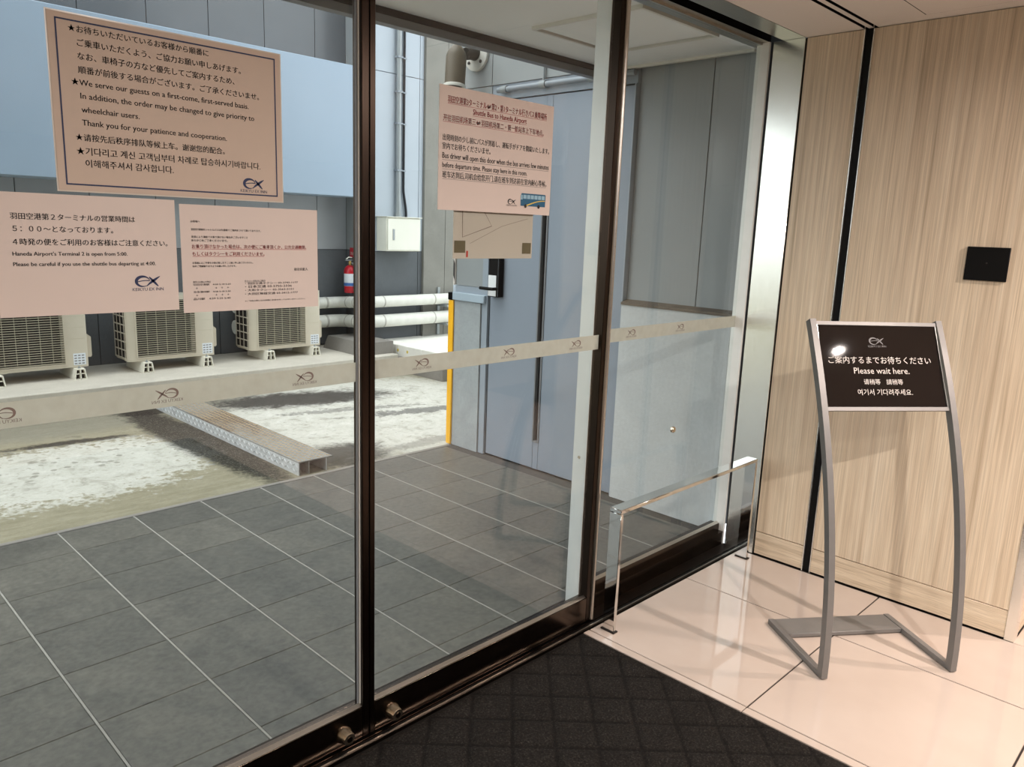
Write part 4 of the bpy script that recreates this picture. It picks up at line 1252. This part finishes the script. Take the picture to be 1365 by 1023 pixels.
cb = G().prism([(3.90, 0.1505), (4.264, 0.1505), (4.264, 0.262), (3.955, 0.262)], 1, 5.70, 6.30).build('concrete_block', 'kerb_grey', base=(4.08, 6.0, 0.15))
tag(cb, 'low concrete block under the pipe bend in the wall corner', 'block')

# ---- fire extinguisher on the corner
ex_ = thing('fire_extinguisher', 'red fire extinguisher hung in the wall corner above the pipes', 'extinguisher', (4.195, 6.29, 0.655))
ec = (4.195, 6.29, 0)
G().lathe([(0.0005, 0.656), (0.050, 0.656), (0.056, 0.664), (0.057, 0.86), (0.052, 0.885), (0.036, 0.905), (0.020, 0.914), (0.0005, 0.914)], ec, 'z', 28).build('cylinder', 'red', ex_)
lb = G()
for k in range(11):
    pass
G().lathe([(0.0575, 0.72), (0.0578, 0.721), (0.0578, 0.835), (0.0575, 0.836)], ec, 'z', 28).build('paper_label', 'sticker', ex_)
G().lathe([(0.0582, 0.722), (0.0584, 0.723), (0.0584, 0.750), (0.0582, 0.751)], ec, 'z', 28).build('blue_stripe', 'ext_blue', ex_)
G().lathe([(0.014, 0.9145), (0.016, 0.92), (0.016, 0.945), (0.011, 0.955), (0.0005, 0.955)], ec, 'z', 16).build('valve', 'brass', ex_)
G().box(4.145, 4.215, 6.278, 6.302, 0.9565, 0.967, bev=0.002).build('handle', 'conduit_grey', ex_)
G().tube([(4.150, 6.285, 0.972), (4.175, 6.285, 0.990), (4.212, 6.285, 0.985)], 0.006, 8).build('lever', 'box_white', ex_)
G().tube(fillet([(4.205, 6.275, 0.935), (4.205, 6.215, 0.93), (4.205, 6.205, 0.70)], 0.03), 0.008, 10).build('hose', 'conduit_grey', ex_)
G().box(4.2535, 4.2685, 6.275, 6.305, 0.80, 0.90).build('wall_bracket', 'conduit_grey', ex_)
es = thing('extinguisher_sign', 'small red sign on the wall above the fire extinguisher', 'sign', (4.266, 6.35, 0.985))
sp_ = box(4.2635, 4.2685, 6.305, 6.395, 0.985, 1.075).build('plate', 'red', es)
Print((4.2630, 6.395, 0), (0, -1, 0), (0, 0, 1)).line('消火', 0.010, 0.075, 1.008).build('lettering', 'ink_white', sp_, smooth=False)

# ---- electrical box, conduit and cable
eb = thing('electrical_box', 'white electrical box mounted on the pale blue wall', 'electrical box', (4.56, 6.02, 1.065))
bdy = box(4.360, 4.760, 5.945, 6.098, 1.062, 1.372, bev=0.004).build('body', 'box_white', eb)
dd = box(4.370, 4.750, 5.933, 5.9445, 1.072, 1.362, bev=0.003).build('door', 'box_white', eb)
box(4.425, 4.447, 5.928, 5.9328, 1.165, 1.265, bev=0.002).build('latch', 'conduit_grey', dd)
box(4.352, 4.768, 5.925, 6.098, 1.3725, 1.379).build('rain_hood', 'box_white', eb)
cd = thing('conduit', 'grey steel conduit rising from the electrical box', 'conduit', (4.585, 6.07, 1.38))
G().tube([(4.585, 6.068, 1.380), (4.585, 6.068, 4.5)], 0.024, 16).build('pipe', 'conduit_grey', cd)
G().tube([(4.585, 6.068, 1.380), (4.585, 6.068, 1.415)], 0.031, 16).build('fitting', 'conduit_grey', cd)
for z in (1.80, 2.22, 2.50, 2.80, 3.3):
    G().box(4.555, 4.615, 6.040, 6.098, z, z + 0.014).build('clamp', 'flashing', cd)
cc = thing('cable', 'black cable strapped beside the grey conduit', 'cable', (4.655, 6.08, 1.38))
G().tube(fillet([(4.690, 6.08, 1.380), (4.690, 6.08, 1.44), (4.655, 6.08, 1.62), (4.655, 6.08, 4.5)], 0.04), 0.0125, 10).build('run', 'cable_black', cc)
for z in (1.80, 2.22, 2.50, 2.80, 3.3):
    G().box(4.638, 4.672, 6.064, 6.098, z, z + 0.012).build('clip', 'flashing', cc)

# ---- wall mounted camera housing on the pier
wc = thing('wall_spotlight', 'beige cylinder housing on a round white wall flange above the notice', 'lamp', (XW + 0.01, 3.335, 2.245))
fc = (0, 3.335, 2.245)
G().lathe([(0.0005, 3.0525), (0.092, 3.0525), (0.092, 3.038), (0.086, 3.034), (0.0005, 3.034)], fc, 'x', 32).build('flange', 'cam_white', wc)
for k in range(4):
    a = math.radians(45 + 90 * k)
    G().lathe([(0.009, 3.0338), (0.009, 3.029), (0.0005, 3.029)], (0, 3.335 + 0.066 * math.cos(a), 2.245 + 0.066 * math.sin(a)), 'x', 6).build('bolt', 'gasket', wc)
G().tube([(3.033, 3.335, 2.245), (2.99, 3.332, 2.240), (2.955, 3.328, 2.225), (2.925, 3.326, 2.215)], [0.040, 0.036, 0.030, 0.026], 16).build('arm', 'cam_arm', wc)
G().tube([(2.938, 3.300, 2.222), (2.938, 3.352, 2.222)], 0.030, 16).build('knuckle', 'cam_arm', wc)
ax0, ax1 = Vector((2.893, 3.325, 2.248)), Vector((2.876, 3.318, 2.058))
hs_ = G().tube([ax0 + (ax0 - ax1).normalized() * 0.012, ax0, ax0.lerp(ax1, 0.12), ax0.lerp(ax1, 0.25), ax1], [0.018, 0.032, 0.047, 0.055, 0.055], 24).build('housing', 'cam_beige', wc)
dn = (ax1 - ax0).normalized()
rimg = G()
vs, fs = [], []
e1_ = dn.cross(Vector((0, 1, 0))).normalized(); e2_ = dn.cross(e1_).normalized()
for (r, h) in ((0.055, 0.0), (0.060, 0.004), (0.060, 0.016), (0.052, 0.016), (0.050, 0.0)):
    for k in range(28):
        a = 2 * math.pi * k / 28
        vs.append(ax1 + dn * h + (e1_ * math.cos(a) + e2_ * math.sin(a)) * r)
for i in range(5):
    j = (i + 1) % 5
    for k in range(28):
        k2 = (k + 1) % 28
        fs.append((i * 28 + k, i * 28 + k2, j * 28 + k2, j * 28 + k))
rimg.raw(vs, fs).build('rim', 'cam_white', hs_)
G().tube([ax1 + dn * 0.0005, ax1 + dn * 0.004], 0.049, 24).build('lens', 'ac_dark', hs_)

# ---- checker plate ramp beam
bm_ = thing('ramp_beam', 'rusty checker plate steel channel lying on the yard', 'steel beam', (2.12, 4.5, -0.006))
zb = -0.0055
by0_, by1_ = 3.515, 5.48
G().box(2.020, 2.225, by0_, by1_, 0.064, 0.070).build('top_plate', 'checker_plate', bm_)
G().box(2.020, 2.026, by0_, by1_, zb, 0.0639).build('side_plate', 'galvanised', bm_)
G().box(2.185, 2.191, by0_, by1_, zb, 0.0639).build('side_plate', 'galvanised', bm_)
G().box(2.080, 2.086, by0_ + 0.002, by1_, zb, 0.0639).build('web_plate', 'checker_plate', bm_)
g1_, g2_ = G(), G()
def lozenge(g, c, a, b, n):
    """raised bead: centre c, long half axis a, short half axis b, normal n"""
    c, a, b, n = Vector(c), Vector(a), Vector(b), Vector(n)
    g.raw([c - a, c - b, c + a, c + b, c - a * 0.5 + n, c + a * 0.5 + n], [(0, 1, 5, 4), (1, 2, 5), (2, 3, 4, 5), (3, 0, 4)])
kx = 0
y = by0_ + 0.02
row = 0
while y < by1_ - 0.01:
    for i in range(7):
        s = 1 if (i + row) % 2 else -1
        lozenge(g1_, (2.036 + i * 0.029, y, 0.0702), (0.0095, 0.0095 * s, 0), (-0.004 * s, 0.004, 0), (0, 0, 0.0035))
    for i in range(2):
        s = 1 if (i + row) % 2 else -1
        lozenge(g2_, (2.0198, y, 0.018 + i * 0.029), (0, 0.0095, 0.0095 * s), (0, -0.004 * s, 0.004), (-0.0035, 0, 0))
    y += 0.029
    row += 1
tag(g1_.build('tread_beads', 'bead_steel', bm_, smooth=False), kind='stuff')
tag(g2_.build('tread_beads', 'galvanised', bm_, smooth=False), kind='stuff')
